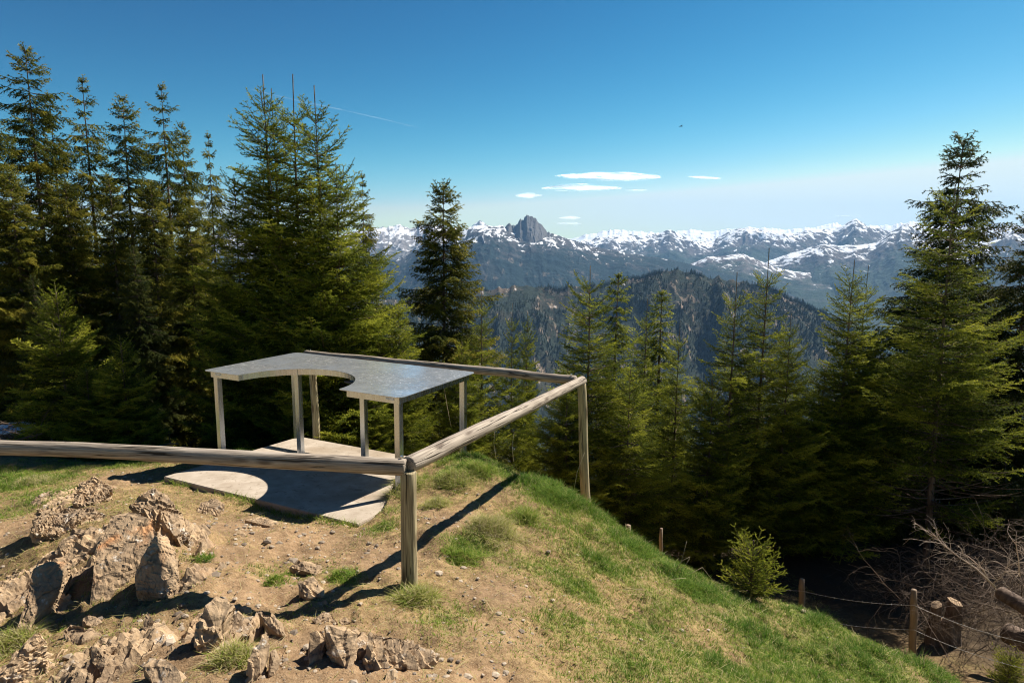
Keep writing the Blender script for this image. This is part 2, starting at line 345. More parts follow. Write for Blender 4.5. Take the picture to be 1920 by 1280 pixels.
def axis(segs):
    a = [segs[0][0]]
    for lo, hi, st in segs: a += list(np.arange(lo, hi, st)[1:])+[hi]
    return np.array(sorted(set(np.round(a, 4))))
xs = axis([(-90,-20,6),(-20,-7,.5),(-7,-5,.08),(-5,3.4,.032),(3.4,6,.07),(6,20,.5),(20,90,6)])
ys = axis([(-12,1.5,.5),(1.5,2.2,.08),(2.2,7.4,.032),(7.4,11,.06),(11,26,.35),(26,60,2),(60,400,20),(400,1400,100)])
GX, GY = np.meshgrid(xs, ys); 
GXw = GX*(1+np.maximum(GY-26, 0)*.03)
GZ = H(GXw, GY); ny, nx = GX.shape
V = np.stack([GXw, GY, GZ], -1).reshape(-1, 3)
i = (np.arange(ny-1)[:, None]*nx+np.arange(nx-1)[None])
Q = np.stack([i, i+1, i+nx+1, i+nx], -1).reshape(-1, 4)
W_, G_ = masks(GXw.ravel(), GY.ravel())
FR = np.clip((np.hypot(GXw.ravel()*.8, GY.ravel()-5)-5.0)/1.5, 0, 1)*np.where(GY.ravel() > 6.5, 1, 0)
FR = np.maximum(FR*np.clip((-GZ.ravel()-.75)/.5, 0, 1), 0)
m = MT('mountain_soil', .95, .1); pw = m.pos()
w = m.attr('worn'); g = m.attr('green'); fo = m.attr('forest')
n1 = m.noise(2.2, 6, vec=pw, rough=.65); n2 = m.noise(16, 6, vec=pw, rough=.7); n3 = m.noise(80, 4, vec=pw, rough=.7); st = m.noise(45, 4, vec=pw, dist=1.4)
c = m.mix(m.rng(n2, .3, .7), (.12, .072, .032), (.42, .29, .135))
dirt = m.mix(m.rng(n2, .3, .72), (.20, .12, .062), (.41, .275, .155)); c = m.mix(w, c, dirt); c = m.mix(m.rng(n1, .44, .60, 0, .55), c, m.mix(n2, (.10, .062, .034), (.24, .16, .09)))
c = m.mix(m.rng(n3, .55, .7, 0, .5), c, (.44, .35, .23)); c = m.mix(m.rng(st, .40, .30, 0, .75), c, (.07, .042, .022))
gr = m.mix(m.rng(n2, .35, .65), (.06, .095, .018), (.21, .235, .05)); c = m.mix(m.rng(m.math('ADD', g, m.math('MULTIPLY', m.math('SUBTRACT', n2, .5), 1.)), .25, .85, 0, .85), c, gr)
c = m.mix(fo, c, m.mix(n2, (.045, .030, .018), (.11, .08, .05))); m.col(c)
b1 = m.bump(n2, .7, .03); m.bump(n3, .8, .012, b1); M_soil = m.m
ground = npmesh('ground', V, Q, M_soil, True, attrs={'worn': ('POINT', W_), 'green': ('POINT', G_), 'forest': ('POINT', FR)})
prop(ground, 'stony brown mountain ground with worn earth and grass', kind='structure')

# ------------------------------------------------------------------ viewing slab
t_ = .09
bm = prism([tuple(p[:2]) for p in (SA, SB, SCc, SD)], lambda x, y: slab_z(x, y)-t_-.25, lambda x, y: float(slab_z(x, y)), .008)
slab = bm_obj('concrete_slab', bm, M_conc)
prop(slab, 'pale weathered concrete slab under the panorama table', 'slab', kind='structure')

# ------------------------------------------------------------------ panorama table
TZ = EYE-1.75
tA, tD, tE, tF = [at_z(x, y, TZ) for x, y in ((379, 694), (751, 746), (893, 697), (550, 660))]
tu = (tD-tA)/np.linalg.norm(tD-tA); tv = np.array([-tu[1], tu[0], 0]); TL, TWd = 3.39, 1.75
def tp(u, v): p = tA+tu*u+tv*v; return (p[0], p[1])
def rounded(pts, r=.06, n=6):
    out = []; N = len(pts)
    for k in range(N):
        p, rr = pts[k][:2], (pts[k][2] if len(pts[k]) > 2 else 0)
        if not rr: out.append(tuple(p)); continue
        a = np.array(pts[k-1][:2]); b = np.array(pts[(k+1) % N][:2]); p = np.array(p)
        d1 = (a-p)/np.linalg.norm(a-p); d2 = (b-p)/np.linalg.norm(b-p)
        for s in np.linspace(0, 1, n): out.append(tuple((1-s)**2*(p+d1*rr)+2*s*(1-s)*p+s*s*(p+d2*rr)))
    return out
CU, CR = 1.575, .875
def outline(inset, rnd):
    R = CR+inset; arcs = []
    for th in np.linspace(pi, 0, 41):
        v = R*sin(th)
        arcs.append((CU+R*cos(th), max(v, inset)))
    arcs = [a for k, a in enumerate(arcs) if k == 0 or a != arcs[k-1]]
    p = [(inset, inset, rnd)]+[a if 0 < k < len(arcs)-1 else (a[0], a[1], .05 if rnd else 0) for k, a in enumerate(arcs)]+[(TL-inset, inset, rnd), (TL-inset, TWd-inset, rnd), (inset, TWd-inset, rnd)]
    return rounded(p)
table = empty('panorama_table', (tA[0], tA[1], 0), 'U-shaped stainless steel panorama table with engraved map top on the concrete slab', 'table')
def tchild(name, bm, mat, label=None):
    o = bm_obj(name, bm, mat); o.parent = table; o.matrix_parent_inverse = Matrix.Translation((-tA[0], -tA[1], 0))
    if label: o['label'] = label
    return o
def uvprism(pts, z0, z1, bevel=0): return prism([tp(*q[:2]) for q in pts], z0, z1, bevel)
top = tchild('tabletop', uvprism(outline(0, .10), TZ-.007, TZ), M_map)
# apron: thin vertical band following the outline, 12 cm inside the rim
def band(pts, z0, z1, th, closed=True):
    bm = bmesh.new(); P = np.array([q[:2] for q in pts]); N = len(P)
    nxt = np.roll(P, -1, 0); prv = np.roll(P, 1, 0)
    if not closed: nxt[-1] = 2*P[-1]-P[-2]; prv[0] = 2*P[0]-P[1]
    t = nxt-prv; t /= np.linalg.norm(t, axis=1)[:, None]+1e-9; nn = np.stack([-t[:, 1], t[:, 0]], 1)
    rings = []
    for q, w in zip(P, nn):
        a = tp(*q); b = tp(*(q+w*th)); rings.append([bm.verts.new((*a, z0)), bm.verts.new((*a, z1)), bm.verts.new((*b, z1)), bm.verts.new((*b, z0))])
    for k in range(N if closed else N-1):
        r, s = rings[k], rings[(k+1) % N]
        for e in range(4): bm.faces.new((r[e], r[(e+1) % 4], s[(e+1) % 4], s[e]))
    if not closed: bm.faces.new(rings[0]); bm.faces.new(rings[-1][::-1])
    bmesh.ops.recalc_face_normals(bm, faces=bm.faces); return bm
tchild('apron', band(outline(.075, 0), TZ-.10, TZ-.012, .006), M_steel)
def box_leg(u, v, w=.078, rot=0):
    lo = float(slab_z(*tp(u, v))) if in_slab(*np.array(tp(u, v)), -.05) else float(H(*tp(u, v)))-.1
    h = w/2; pts = [(u-h, v-h), (u+h, v-h), (u+h, v+h), (u-h, v+h)]
    leg = tchild('leg', uvprism(pts, lo+.006, TZ-.0125, .005), M_steel)
    q = .075; pl = [(u-q, v-q), (u+q, v-q), (u+q, v+q), (u-q, v+q)]
    f = uvprism(pl, lo-.002, lo+.006)
    for du in (-.06, .06):
        for dv in (-.06, .06):
            bb = uvprism([(u+du+.008*cos(a), v+dv+.008*sin(a)) for a in np.arange(6)*pi/3], lo+.0055, lo+.018)
            me = bpy.data.meshes.new('t'); bb.to_mesh(me); bb.free(); f.from_mesh(me); bpy.data.meshes.remove(me)
    fo = bm_obj('foot_plate', f, M_steel); fo.parent = leg
    return leg
for u, v in ((.135, .135), (TL-.135, .135), (TL-.135, TWd-.135), (.135, TWd-.19), (.98, .80), (2.17, .80)): box_leg(u, v)
for u, v, du in ((.17, .0715, .11), (TL-.27, .0715, .12)):
    tchild('sticker', uvprism([(u, v-.002), (u+du, v-.002), (u+du, v+.002), (u, v+.002)], TZ-.062, TZ-.020), M_sticker, 'small white sticker on the apron')
tr = uvprism([(1.72, .93), (2.20, .80), (2.34, 1.15), (1.84, 1.28)], TZ-.165, TZ-.145); 
tray = tchild('leaflet_tray', tr, M_tray)
tchild('tray_bracket', uvprism([(1.78, .985), (2.14, .885), (2.14, .90), (1.78, 1.0)], TZ-.144, TZ-.0125), M_steel)

# ------------------------------------------------------------------ log railing
RZ = EYE-1.68
rail = empty('log_railing', (at_z(765, 870, RZ)[0], at_z(765, 870, RZ)[1], 0), 'weathered round log railing with three rails around the panorama table', 'railing')
mw = M_wood; M_postw = mw
# grain runs along the local x axis of each log
nt = mw.node_tree
for nd in list(nt.nodes):
    if nd.type == 'ATTRIBUTE':
        tc = nt.nodes.new('ShaderNodeTexCoord')
        for l in list(nt.links):
            if l.from_node == nd: nt.links.new(tc.outputs['Object'], l.to_socket)
        nt.nodes.remove(nd)
def log(name, a, b, r0, r1, mat=None, parent=None, seed=0, n=20, cutmat=None):
    a = np.array(a, float); b = np.array(b, float); L = np.linalg.norm(b-a); k = max(6, int(L/.12))
    X = np.linspace(0, L, k); X = np.concatenate([[0, .012], X[1:-1], [L-.012, L]])
    R = np.interp(X, [0, L], [r0, r1])*(1+.035*fbm(np.stack([X*1.3, X*0+seed, X*0], -1), 2, seed)); R[0] *= .9; R[-1] *= .9
    P = np.stack([X, .022*fbm(np.stack([X*.8, X*0+seed*3.1, X*0], -1), 2, seed), .022*fbm(np.stack([X*.8, X*0+seed*5.7, X*0+9], -1), 2, seed)], -1)
    V, pl = tube(P, R, n, .05, seed)
    o = npmesh(name, V, pl, mat or M_wood, True)
    d = Vector(b-a).normalized(); q = d.to_track_quat('X', 'Z'); M4 = Matrix.Translation(Vector(a))@q.to_matrix().to_4x4()
    if parent: o.parent = parent; o.matrix_parent_inverse = parent.matrix_basis.inverted()
    o.matrix_basis = M4
    return o
c1 = at_z(765, 872, RZ); c2 = at_z(1092, 713, EYE-1.8); c3 = at_z(574, 662, EYE-1.8); c0 = at_z(-60, 834, RZ-.01)
M_postw = M_wood.copy(); M_postw.name = 'impregnated_post_wood'
for nd in M_postw.node_tree.nodes:
    if nd.type == 'MIX':
        for i_ in (6, 7):
            v_ = nd.inputs[i_].default_value
            if not nd.inputs[i_].is_linked: nd.inputs[i_].default_value = (v_[0]*1.12, v_[1]*1.10, v_[2]*.82, 1)
bpy.context.view_layer.update()
d21 = (c2-c1)/np.linalg.norm(c2-c1); d01 = (c0-c1)/np.linalg.norm(c0-c1); d23 = (c3-c2)/np.linalg.norm(c3-c2)
c0 = c1+d01*5.2
log('rail', c1+d01*.012, c0, .067, .056, parent=rail, seed=1)
log('rail', c1+d21*.014, c2+d21*.05, .070, .062, parent=rail, seed=2)
log('rail', c2+d23*.10+[0, 0, -.0], c3, .062, .060, parent=rail, seed=3)
pb = at_y(770, 1102, c1[1]); log('post', (c1[0]+.02, c1[1]+.0, RZ-.045), (pb[0], c1[1], .0), .062, .066, parent=rail, seed=4, mat=M_postw)
pb2 = at_y(1104, 965, c2[1]); log('post', (c2[0]-.01, c2[1]+.01, c2[2]-.045), (pb2[0], c2[1], -1.3), .060, .066, parent=rail, seed=5, mat=M_postw)
log('post', (c3[0]+.10, c3[1]-.0, c3[2]-.045), (c3[0]+.11, c3[1], -.8), .058, .064, parent=rail, seed=6, mat=M_postw)
pL = c1+d01*4.75; log('post', (pL[0], pL[1], RZ-.05), (pL[0], pL[1], -.5), .06, .066, parent=rail, seed=7, mat=M_postw)

for q, dq in ((c1, d01*.05), (c2, d23*.16), (c3, -d23*.10)):
    z_ = q+dq; b_ = MB(); b_.tube(np.array([z_+[0, 0, .055], z_+[0, 0, .074]]), .011, 8); o_ = b_.build('bolt', M_steel, None, False); o_.parent = rail; o_.matrix_parent_inverse = rail.matrix_basis.inverted()
# ------------------------------------------------------------------ rocks
TILT = radians(37)
def rock(poly, label, name='rock', tilt=37, az=22, thick=.22, rust=.0, rough=1., cat='rock', seed=0, group=None):
    poly = np.array(poly, float); b = poly[np.argmax(poly[:, 1])]
    P0 = ground_hit(*b); tilt = radians(tilt); az = radians(az)
    n = np.array([sin(tilt)*sin(az), -sin(tilt)*cos(az), cos(tilt)])
    pts = []
    for q in poly:
        d = ray(*q); o = np.array([0, 0, EYE]); t = ((P0-o)@n)/(d@n); pts.append(o+d*t)
    pts = np.array(pts); cen = pts.mean(0); size = np.linalg.norm(pts-cen, axis=1).max()
    r_ = np.random.default_rng(seed+int(poly.sum()))
    thick = min(thick, size*1.1)
    bm = bmesh.new()
    up = pts+n*(.30*size*r_.uniform(-.6, .5, len(pts)))[:, None]
    for p in up: bm.verts.new(p)
    bm.verts.new(cen+n*.06*size+r_.uniform(-.1, .1, 3)*size)
    back = pts+(cen-pts)*.05-n*thick+np.array([-.03, .05, -.25-thick])
    for p in back: bm.verts.new(p)
    bmesh.ops.convex_hull(bm, input=bm.verts[:])
    bmesh.ops.delete(bm, geom=[v for v in bm.verts if not v.link_faces], context='VERTS')
    bmesh.ops.triangulate(bm, faces=bm.faces[:])
    target = max(.011, size*.032)
    for it in range(6):
        ed = [e for e in bm.edges if e.calc_length() > target*1.6]
        if not ed: break
        bmesh.ops.subdivide_edges(bm, edges=ed, cuts=1); bmesh.ops.triangulate(bm, faces=[f for f in bm.faces if len(f.verts) > 3])
    for it in range(1): bmesh.ops.smooth_vert(bm, verts=bm.verts, factor=.12, use_axis_x=True, use_axis_y=True, use_axis_z=True)
    bm.normal_update()
    co = np.array([v.co[:] for v in bm.verts]); no = np.array([v.normal[:] for v in bm.verts])
    s = size
    lay = (co@np.array([cos(az)*.95, .2, .25])); # strata run with the slab
    q = co*np.array([1, 1, 1.])
    wv = fbm(q/.3, 3, seed+1); tt = lay/(.055+.02*wv)+1.2*wv+.6*fbm(q/.12, 2, seed+6); saw = (tt-np.floor(tt)); lays = _hash(np.floor(tt).astype(np.int64), np.zeros(len(q), np.int64), np.zeros(len(q), np.int64), seed)
    # blocks: each cell of a coarse lattice is shoved in or out a little, so that faces break along joints
    cw = q/np.array([.16, .2, .14])+.35*fbm(q/.25, 3, seed+8)[:, None]; ci = np.floor(cw).astype(np.int64); blk = _hash(ci[:, 0], ci[:, 1], ci[:, 2], seed+5)
    disp =   .03*s*fbm(q/(s*.8), 3, seed+1)+.005*fbm(q/.07, 4, seed+3, ridged=True)*min(1, s/.2)+(.03*min(1, rough)*(blk-.5)+rough*(.016*(saw-.5)+.022*(lays-.5)))*min(1, s/.22)
    co = co+no*(disp-.03*s)[:, None]
    for v, p in zip(bm.verts, co): v.co = p
    me = bpy.data.meshes.new(name); bm.normal_update(); bm.to_mesh(me); bm.free(); me.materials.append(M_rock)
    a = me.attributes.new('rust', 'FLOAT', 'POINT')
    if rust: 
        rs = np.clip((co-P0)@n/.0001, 0, 1)*0+np.clip(1-abs((co-cen)@n+.03)/.12, 0, 1)*np.clip(((co-cen)[:, 2]+.14)*8, 0, 1)*rust
        a.data.foreach_set('value', rs.astype(np.float32))
    me.transform(Matrix.Translation(-Vector(P0)))
    o = bpy.data.objects.new(name, me); o.location = P0; C.objects.link(o)
    return prop(o, label, cat, group)
ROCKS = [
 ([(207,966),(240,950),(287,975),(300,1014),(275,1043),(251,1066),(203,1146),(162,1148),(174,1068),(184,1018)], 'largest rock of the outcrop, smooth tan face with an orange rust patch', dict(tilt=40, az=30, thick=.35, rust=1.0, rough=.35)),
 ([(285,1030),(292,1008),(312,1001),(332,1032),(336,1079),(329,1116),(298,1109),(253,1104),(250,1075),(268,1048)], 'squarish pale tan block leaning on the right of the rust stained rock', dict(tilt=42, az=22, thick=.25, rust=.25, rough=.4)),
 ([(240,950),(262,930),(287,917),(316,926),(345,960),(356,1000),(347,1036),(330,1010),(310,985),(280,965)], 'arched grey crag rising behind the rust stained rock', dict(tilt=35, az=30, thick=.25, rough=1.05)),
 ([(72,958),(120,948),(172,944),(203,960),(182,990),(150,1000),(118,1010),(63,1008)], 'flat crumbling ledge left of the arched crag', dict(tilt=22, az=20, thick=.25, rough=1.05)),
 ([(115,1014),(130,1003),(146,1000),(149,1028),(128,1046),(102,1036)], 'little fluted shard standing below the crumbling ledge', dict(tilt=45, az=30, thick=.15, rough=1.05)),
 ([(95,1048),(118,1044),(132,1055),(110,1105),(90,1140),(60,1172),(42,1197),(28,1190),(50,1136),(63,1086),(64,1068)], 'long leaning slab with a small orange spot at the left of the outcrop', dict(tilt=40, az=32, thick=.3, rust=.3, rough=.5)),
 ([(95,1143),(106,1107),(118,1106),(132,1120),(147,1134),(128,1162),(97,1164)], 'knobbly brown rock between the long slab and the rust stained rock', dict(tilt=40, az=25, thick=.2, rough=1.05)),
 ([(152,1158),(168,1151),(187,1157),(195,1170),(180,1176),(160,1172)], 'small rounded stone just under the rust stained rock', dict(tilt=25, thick=.1)),
 ([(115,1182),(131,1165),(160,1172),(190,1186),(188,1205),(165,1209),(130,1218),(114,1221)], 'cracked flat pale boulder under the small rounded stone', dict(tilt=25, az=15, thick=.25)),
 ([(167,1211),(180,1212),(203,1219),(226,1237),(213,1262),(205,1272),(188,1262),(172,1238)], 'wedge shaped tan rock below the cracked boulder', dict(tilt=38, az=25, thick=.25)),
 ([(60,1190),(75,1184),(88,1204),(86,1251),(70,1278),(30,1290),(0,1290),(0,1270),(22,1230)], 'tall dark grey leaning rock in the lower left corner', dict(tilt=48, az=35, thick=.4, rough=1.05)),
 ([(136,1258),(152,1250),(168,1262),(178,1292),(132,1292)], 'half buried rock cut by the bottom edge below the wedge rock', dict(tilt=40, az=25, thick=.2)),
 ([(268,1250),(284,1231),(312,1239),(335,1255),(356,1273),(345,1290),(300,1290),(285,1280)], 'pale flat slab lying at the bottom edge', dict(tilt=18, az=10, thick=.2, rough=.5)),
 ([(266,1183),(270,1158),(276,1146),(286,1161),(297,1182),(282,1184)], 'pointed dark shard in the trodden earth', dict(tilt=50, az=30, thick=.12)),
 ([(219,1182),(223,1163),(234,1157),(235,1180)], 'thin upright splinter left of the pointed shard', dict(tilt=50, az=30, thick=.1)),
 ([(386,1137),(406,1122),(431,1128),(437,1143),(418,1165),(410,1195),(393,1228),(366,1210),(372,1172)], 'dark fluted rock where the rail shadow ends', dict(tilt=45, az=30, thick=.3, rough=1.05)),
 ([(427,1154),(445,1147),(455,1153),(455,1179),(432,1202),(426,1180)], 'narrow dark fin beside the fluted rock', dict(tilt=50, az=30, thick=.15, rough=1.05)),
 ([(485,1146),(511,1153),(530,1170),(533,1192),(521,1190),(512,1178),(495,1168)], 'curved whitish lump right of the dark fin', dict(tilt=30, az=20, thick=.12)),
 ([(462,1278),(466,1240),(481,1212),(499,1180),(507,1190),(499,1226),(487,1282)], 'long upright slab with a tapering top at the bottom edge', dict(tilt=48, az=32, thick=.2)),
 ([(507,1222),(517,1215),(524,1235),(514,1270),(503,1268)], 'small upright slab beside the long tapering one', dict(tilt=48, az=32, thick=.12)),
 ([(579,1185),(603,1178),(613,1197),(602,1235),(578,1252),(576,1215)], 'brown upright rock, first of the three below the post shadow', dict(tilt=48, az=25, thick=.2)),
 ([(609,1174),(645,1174),(665,1192),(666,1220),(664,1249),(648,1256),(624,1232),(614,1197)], 'dark shadowed boulder, middle of the three below the post shadow', dict(tilt=42, az=35, thick=.3)),
 ([(688,1212),(695,1186),(731,1188),(781,1203),(822,1230),(820,1246),(793,1255),(767,1241),(737,1240),(712,1255),(684,1254)], 'long low pale boulder, rightmost of the three below the post shadow', dict(tilt=32, az=25, thick=.35)),
 ([(559,1089),(588,1077),(609,1103),(608,1122),(575,1122),(561,1105)], 'striped grey rock crossed by the post shadow', dict(tilt=42, az=25, thick=.2, rough=1.05)),
 ([(588,1130),(612,1122),(620,1137),(596,1142)], 'little round stone under the striped rock', dict(tilt=30, thick=.1)),
 ([(584,1160),(604,1148),(624,1151),(636,1166),(612,1170),(594,1171)], 'humped light stone above the brown upright rock', dict(tilt=30, thick=.12)),
 ([(634,1160),(648,1154),(657,1167),(640,1171)], 'small white stone beside the humped stone', dict(tilt=30, thick=.08)),
 ([(445,1140),(458,1135),(472,1138),(471,1149),(455,1150)], 'small cluster of white stone behind the curved lump', dict(tilt=25, thick=.08)),
 ([(720,1275),(726,1256),(741,1254),(748,1272),(735,1282)], 'rounded brown stone below the long low boulder', dict(tilt=35, thick=.12)),
 ([(364,963),(377,941),(402,932),(421,948),(408,964),(391,966)], 'flat topped pale rock in front of the slab edge', dict(tilt=22, thick=.15, rough=.6)),
 ([(460,979),(484,963),(520,972),(528,982),(512,988),(490,986)], 'flat slab of pale rock set level in the path', dict(tilt=14, thick=.1, rough=.4)),
 ([(437,1003),(448,993),(464,1000),(457,1008)], 'small dark stone on the path', dict(tilt=30, thick=.07)),
 ([(541,1064),(560,1052),(582,1048),(602,1060),(606,1076),(585,1076),(560,1068)], 'low ribbed rock above the striped grey rock', dict(tilt=22, thick=.15, rough=1.05)),
 ([(5,1141),(15,1118),(29,1106),(42,1109),(24,1137)], 'small slab at the left edge beside the long leaning slab', dict(tilt=40, az=30, thick=.15)),
 ([(140,928),(150,905),(178,896),(208,912),(196,942),(165,950),(140,948)], 'broken pale ledge between the grass bank and the table shadow', dict(tilt=22, thick=.18, rough=1.05)),
 ([(366,1168),(373,1163),(380,1168),(374,1176)], 'pebble sized stone left of the fluted rock', dict(tilt=30, thick=.06)),
 ([(326,1160),(340,1148),(352,1155),(348,1172),(330,1174)], 'pale stone lying in the earth right of the pointed shard', dict(tilt=24, thick=.08)),
 ([(312,1225),(322,1208),(336,1222),(330,1232)], 'little triangular stone above the pale flat slab', dict(tilt=45, thick=.08)),
 ([(223,1262),(230,1238),(238,1240),(232,1266)], 'thin light splinter right of the wedge rock', dict(tilt=30, thick=.06)),
]
def bedrock(pxs, z, ax, ay, up, label, seed, per=.33):
    # jagged strata breaking through the soil: steep broken faces on the left, dipping slabs on the right
    c = at_z(*pxs, z); g = .0125; nx_, ny_ = int(2.1*ax/g), int(2.1*ay/g)
    X, Y = np.meshgrid(c[0]+np.linspace(-1.05*ax, 1.05*ax, nx_), c[1]+np.linspace(-1.05*ay, 1.05*ay, ny_))
    s_ = (X*.94-Y*.34); q3 = np.stack([X, Y, 0*X], -1)
    wq = .30*fbm(q3/.6, 2, seed)+.07*fbm(q3/.12, 3, seed+1); tt = s_/per+wq; k_ = np.floor(tt); fr = tt-k_
    along = X*.34+Y*.94+.12*fbm(q3/.2, 2, seed+7); cell = _hash(k_.astype(np.int64), np.floor(along/.30+_hash(k_.astype(np.int64), 0*k_.astype(np.int64), 0*k_.astype(np.int64), seed)*3).astype(np.int64), 0*k_.astype(np.int64), seed+2)
    saw = np.where(fr < .16, fr/.16, (1-fr)/.84)
    t2 = s_/(per*.27)+1.4*wq; f2_ = t2-np.floor(t2); saw2 = np.where(f2_ < .25, f2_/.25, (1-f2_)/.75)
    r2 = ((X-c[0])/ax)**2+((Y-c[1])/ay)**2+.5*fbm(q3/.35, 3, seed+3)
    h = up*(saw*(.25+1.0*cell))+.028*saw2+.012*fbm(q3/.06, 4, seed+4, ridged=True)+.010*fbm(q3/.03, 2, seed+5)-.035+.03*(_hash(np.floor(s_/.07+wq*3).astype(np.int64), np.floor(along/.11).astype(np.int64), 0*k_.astype(np.int64), seed+9)-.5)
    h = h-np.clip(r2-.45, 0, 3)*.35
    for qx, qy, qr in ((205, 1110, .42), (290, 1085, .30), (90, 1130, .25)):
        e_ = at_z(qx, qy, .30); h = h-.30*np.exp(-((X-e_[0])**2+((Y-e_[1])/1.0)**2)/qr**2)
    Z = H(X, Y)+h; Xd = X-.25*np.clip(h, 0, 1)*0-.10*saw*up; V = np.stack([Xd, Y, Z], -1).reshape(-1, 3)-c
    i = (np.arange(ny_-1)[:, None]*nx_+np.arange(nx_-1)[None]); Q = np.stack([i, i+1, i+nx_+1, i+nx_], -1).reshape(-1, 4)
    hv = h.ravel(); Q = Q[(hv[Q] > -.05).any(1)]
    o = npmesh('bedrock_outcrop', V, Q, M_rock, False, attrs={'rust': ('POINT', np.clip(.4*fbm(q3/.4, 2, seed+6), 0, 1).ravel())}); o.location = c
    return prop(o, label, 'rock outcrop')
bedrock((195, 1065), .3, 1.25, 1.0, .15, 'jagged layered bedrock the biggest rocks of the outcrop stand in', 3)
bedrock((170, 1235), .38, .85, .42, .10, 'ribs of bedrock breaking through the earth in the lower left corner', 7, .2)
bedrock((440, 1190), .4, .34, .34, .10, 'ribs of bedrock around the dark fluted rock', 11, .15)
bedrock((690, 1225), .45, .48, .20, .08, 'ribs of bedrock under the row of three rocks below the post shadow', 15, .16)
bedrock((150, 930), .0, .55, .55, .07, 'crumbling bedrock shelf left of the table shadow', 19, .16)
for k, (pl, lb, kw) in enumerate(ROCKS): rock(pl, lb, seed=k*7, **kw)

# ------------------------------------------------------------------ loose gravel
def ground_points(n, x0, x1, y0, y1, power=1.3):
    r = (rng.random(n))**power; x = rng.uniform(x0, x1, n); y = y0+(y1-y0)*r
    return x, y
def project(P):
    d = P-np.array([0, 0, EYE]); z = d@F; return 960+FPX*(d@RT)/z, 640-FPX*(d@UP)/z
def infront(x, y, z, mg=60):
    px, py = project(np.stack([x, y, z], -1)); return (px > -mg) & (px < 1920+mg) & (py < 1280+mg)
def worn_w(x, y): return masks(x, y)
x, y = ground_points(26000, -6, 3.5, 2, 9); w, g = masks(x, y); z = H(x, y)
k = (rng.random(len(x)) < (.15+.75*w)*(1-.8*g)) & infront(x, y, z) & ~on_slab(x, y, z, .02); x, y, z = x[k][:9000], y[k][:9000], z[k][:9000]
_g = (1+5**.5)/2
octv = np.array([[-1,_g,0],[1,_g,0],[-1,-_g,0],[1,-_g,0],[0,-1,_g],[0,1,_g],[0,-1,-_g],[0,1,-_g],[_g,0,-1],[_g,0,1],[-_g,0,-1],[-_g,0,1]])/1.9
octf = np.array([[0,11,5],[0,5,1],[0,1,7],[0,7,10],[0,10,11],[1,5,9],[5,11,4],[11,10,2],[10,7,6],[7,1,8],[3,9,4],[3,4,2],[3,2,6],[3,6,8],[3,8,9],[4,9,5],[2,4,11],[6,2,10],[8,6,7],[9,8,1]])
n = len(x); kk = at_z(250, 1080, .35); s = .0035+.010*rng.random(n)**4+.022*rng.random(n)**9*(1+1.0*np.exp(-((x-kk[0])**2+(y-kk[1])**2)/2)); ang = rng.uniform(0, pi, n)
v = octv[None]*(s[:, None]*rng.uniform(.6, 1.4, (n, 1)))[..., None]*rng.uniform(.72, 1.15, (n, 12, 1)); v[..., 2] *= .5
ca, sa = np.cos(ang)[:, None], np.sin(ang)[:, None]; vx = v[..., 0]*ca-v[..., 1]*sa; vy = v[..., 0]*sa+v[..., 1]*ca
v = np.stack([vx+x[:, None], vy+y[:, None], v[..., 2]+z[:, None]+(s*.15)[:, None]], -1)
m = MT('gravel_stone', .9); t = m.attr('tone'); m.col(m.mix(t, (.13, .10, .075), (.42, .34, .25))); M_grav = m.m
o = npmesh('gravel', v.reshape(-1, 3), (octf[None]+np.arange(n)[:, None, None]*12).reshape(-1, 3), M_grav, attrs={'tone': ('FACE', np.repeat(rng.random(n), 20))})
prop(o, 'scattered small stones on the trodden earth', 'gravel', kind='stuff')

# ------------------------------------------------------------------ grass, straw, tussocks
m = MT('grass_blade', .7, .12); t = m.attr('tone')
c = m.mix(m.rng(t, 0, .4), (.085, .17, .02), (.20, .29, .035)); c = m.mix(m.rng(t, .38, .62), c, (.31, .31, .07)); c = m.mix(m.rng(t, .62, 1), c, (.50, .42, .24))
m.leafy(c, c, .45); M_grass = m.m
def blades(x, y, z, L, wd, tone, lean=.55, curl=.35, elev=None, comb=False):
    n = len(x); a = rng.uniform(0, 2*pi, n) if not comb else 2*pi*1.6*f2(x, y, .11, 2, 101)+rng.normal(0, .8, n); e = (elev if elev is not None else rng.uniform(.15, 1, n)*lean)
    d = np.stack([np.cos(a)*np.sin(e), np.sin(a)*np.sin(e), np.cos(e)], -1)
    sd = np.stack([-np.sin(a), np.cos(a), np.zeros(n)], -1); tw = rng.uniform(-1, 1, n)[:, None]; sd = sd+.6*tw*np.stack([np.cos(a), np.sin(a), np.zeros(n)], -1); sd /= np.linalg.norm(sd, axis=1)[:, None]
    P0 = np.stack([x, y, z-.004], -1); P1 = P0+d*(L*.5)[:, None]; P2 = P1+(d*.5+np.stack([np.cos(a), np.sin(a), -.25*np.ones(n)], -1)*curl)*(L*.5/.6)[:, None]
    w = sd*wd[:, None]*.5
    V = np.stack([P0-w, P0+w, P1+w*.8, P1-w*.8, P2], 1).reshape(-1, 3); b = np.arange(n)[:, None]*5
    return V, [b+np.array([[0, 1, 2, 3]]), b+np.array([[3, 2, 4]])], tone
def grass_obj(name, packs, label, cat, kind=None, parent=None, loc=None):
    V = []; q = []; t = []; n = 0
    for v, (a, b), tn in packs: V.append(v); q.append(a+n); t.append(b+n); n += len(v)
    tone = np.concatenate([p[2] for p in packs]); V = np.vstack(V)
    if loc is not None: V = V-np.array(loc)
    o = npmesh(name, V, [np.vstack(q), np.vstack(t)], M_grass, attrs={'tone': ('FACE', np.concatenate([tone, tone]))})
    if loc is not None: o.location = loc
    return prop(o, label, cat, kind=kind)
packs = []
N = 1150000
x, y = ground_points(N, -7.5, 5.2, 1.9, 11.5, 1.15); w, g = masks(x, y); z = H(x, y)
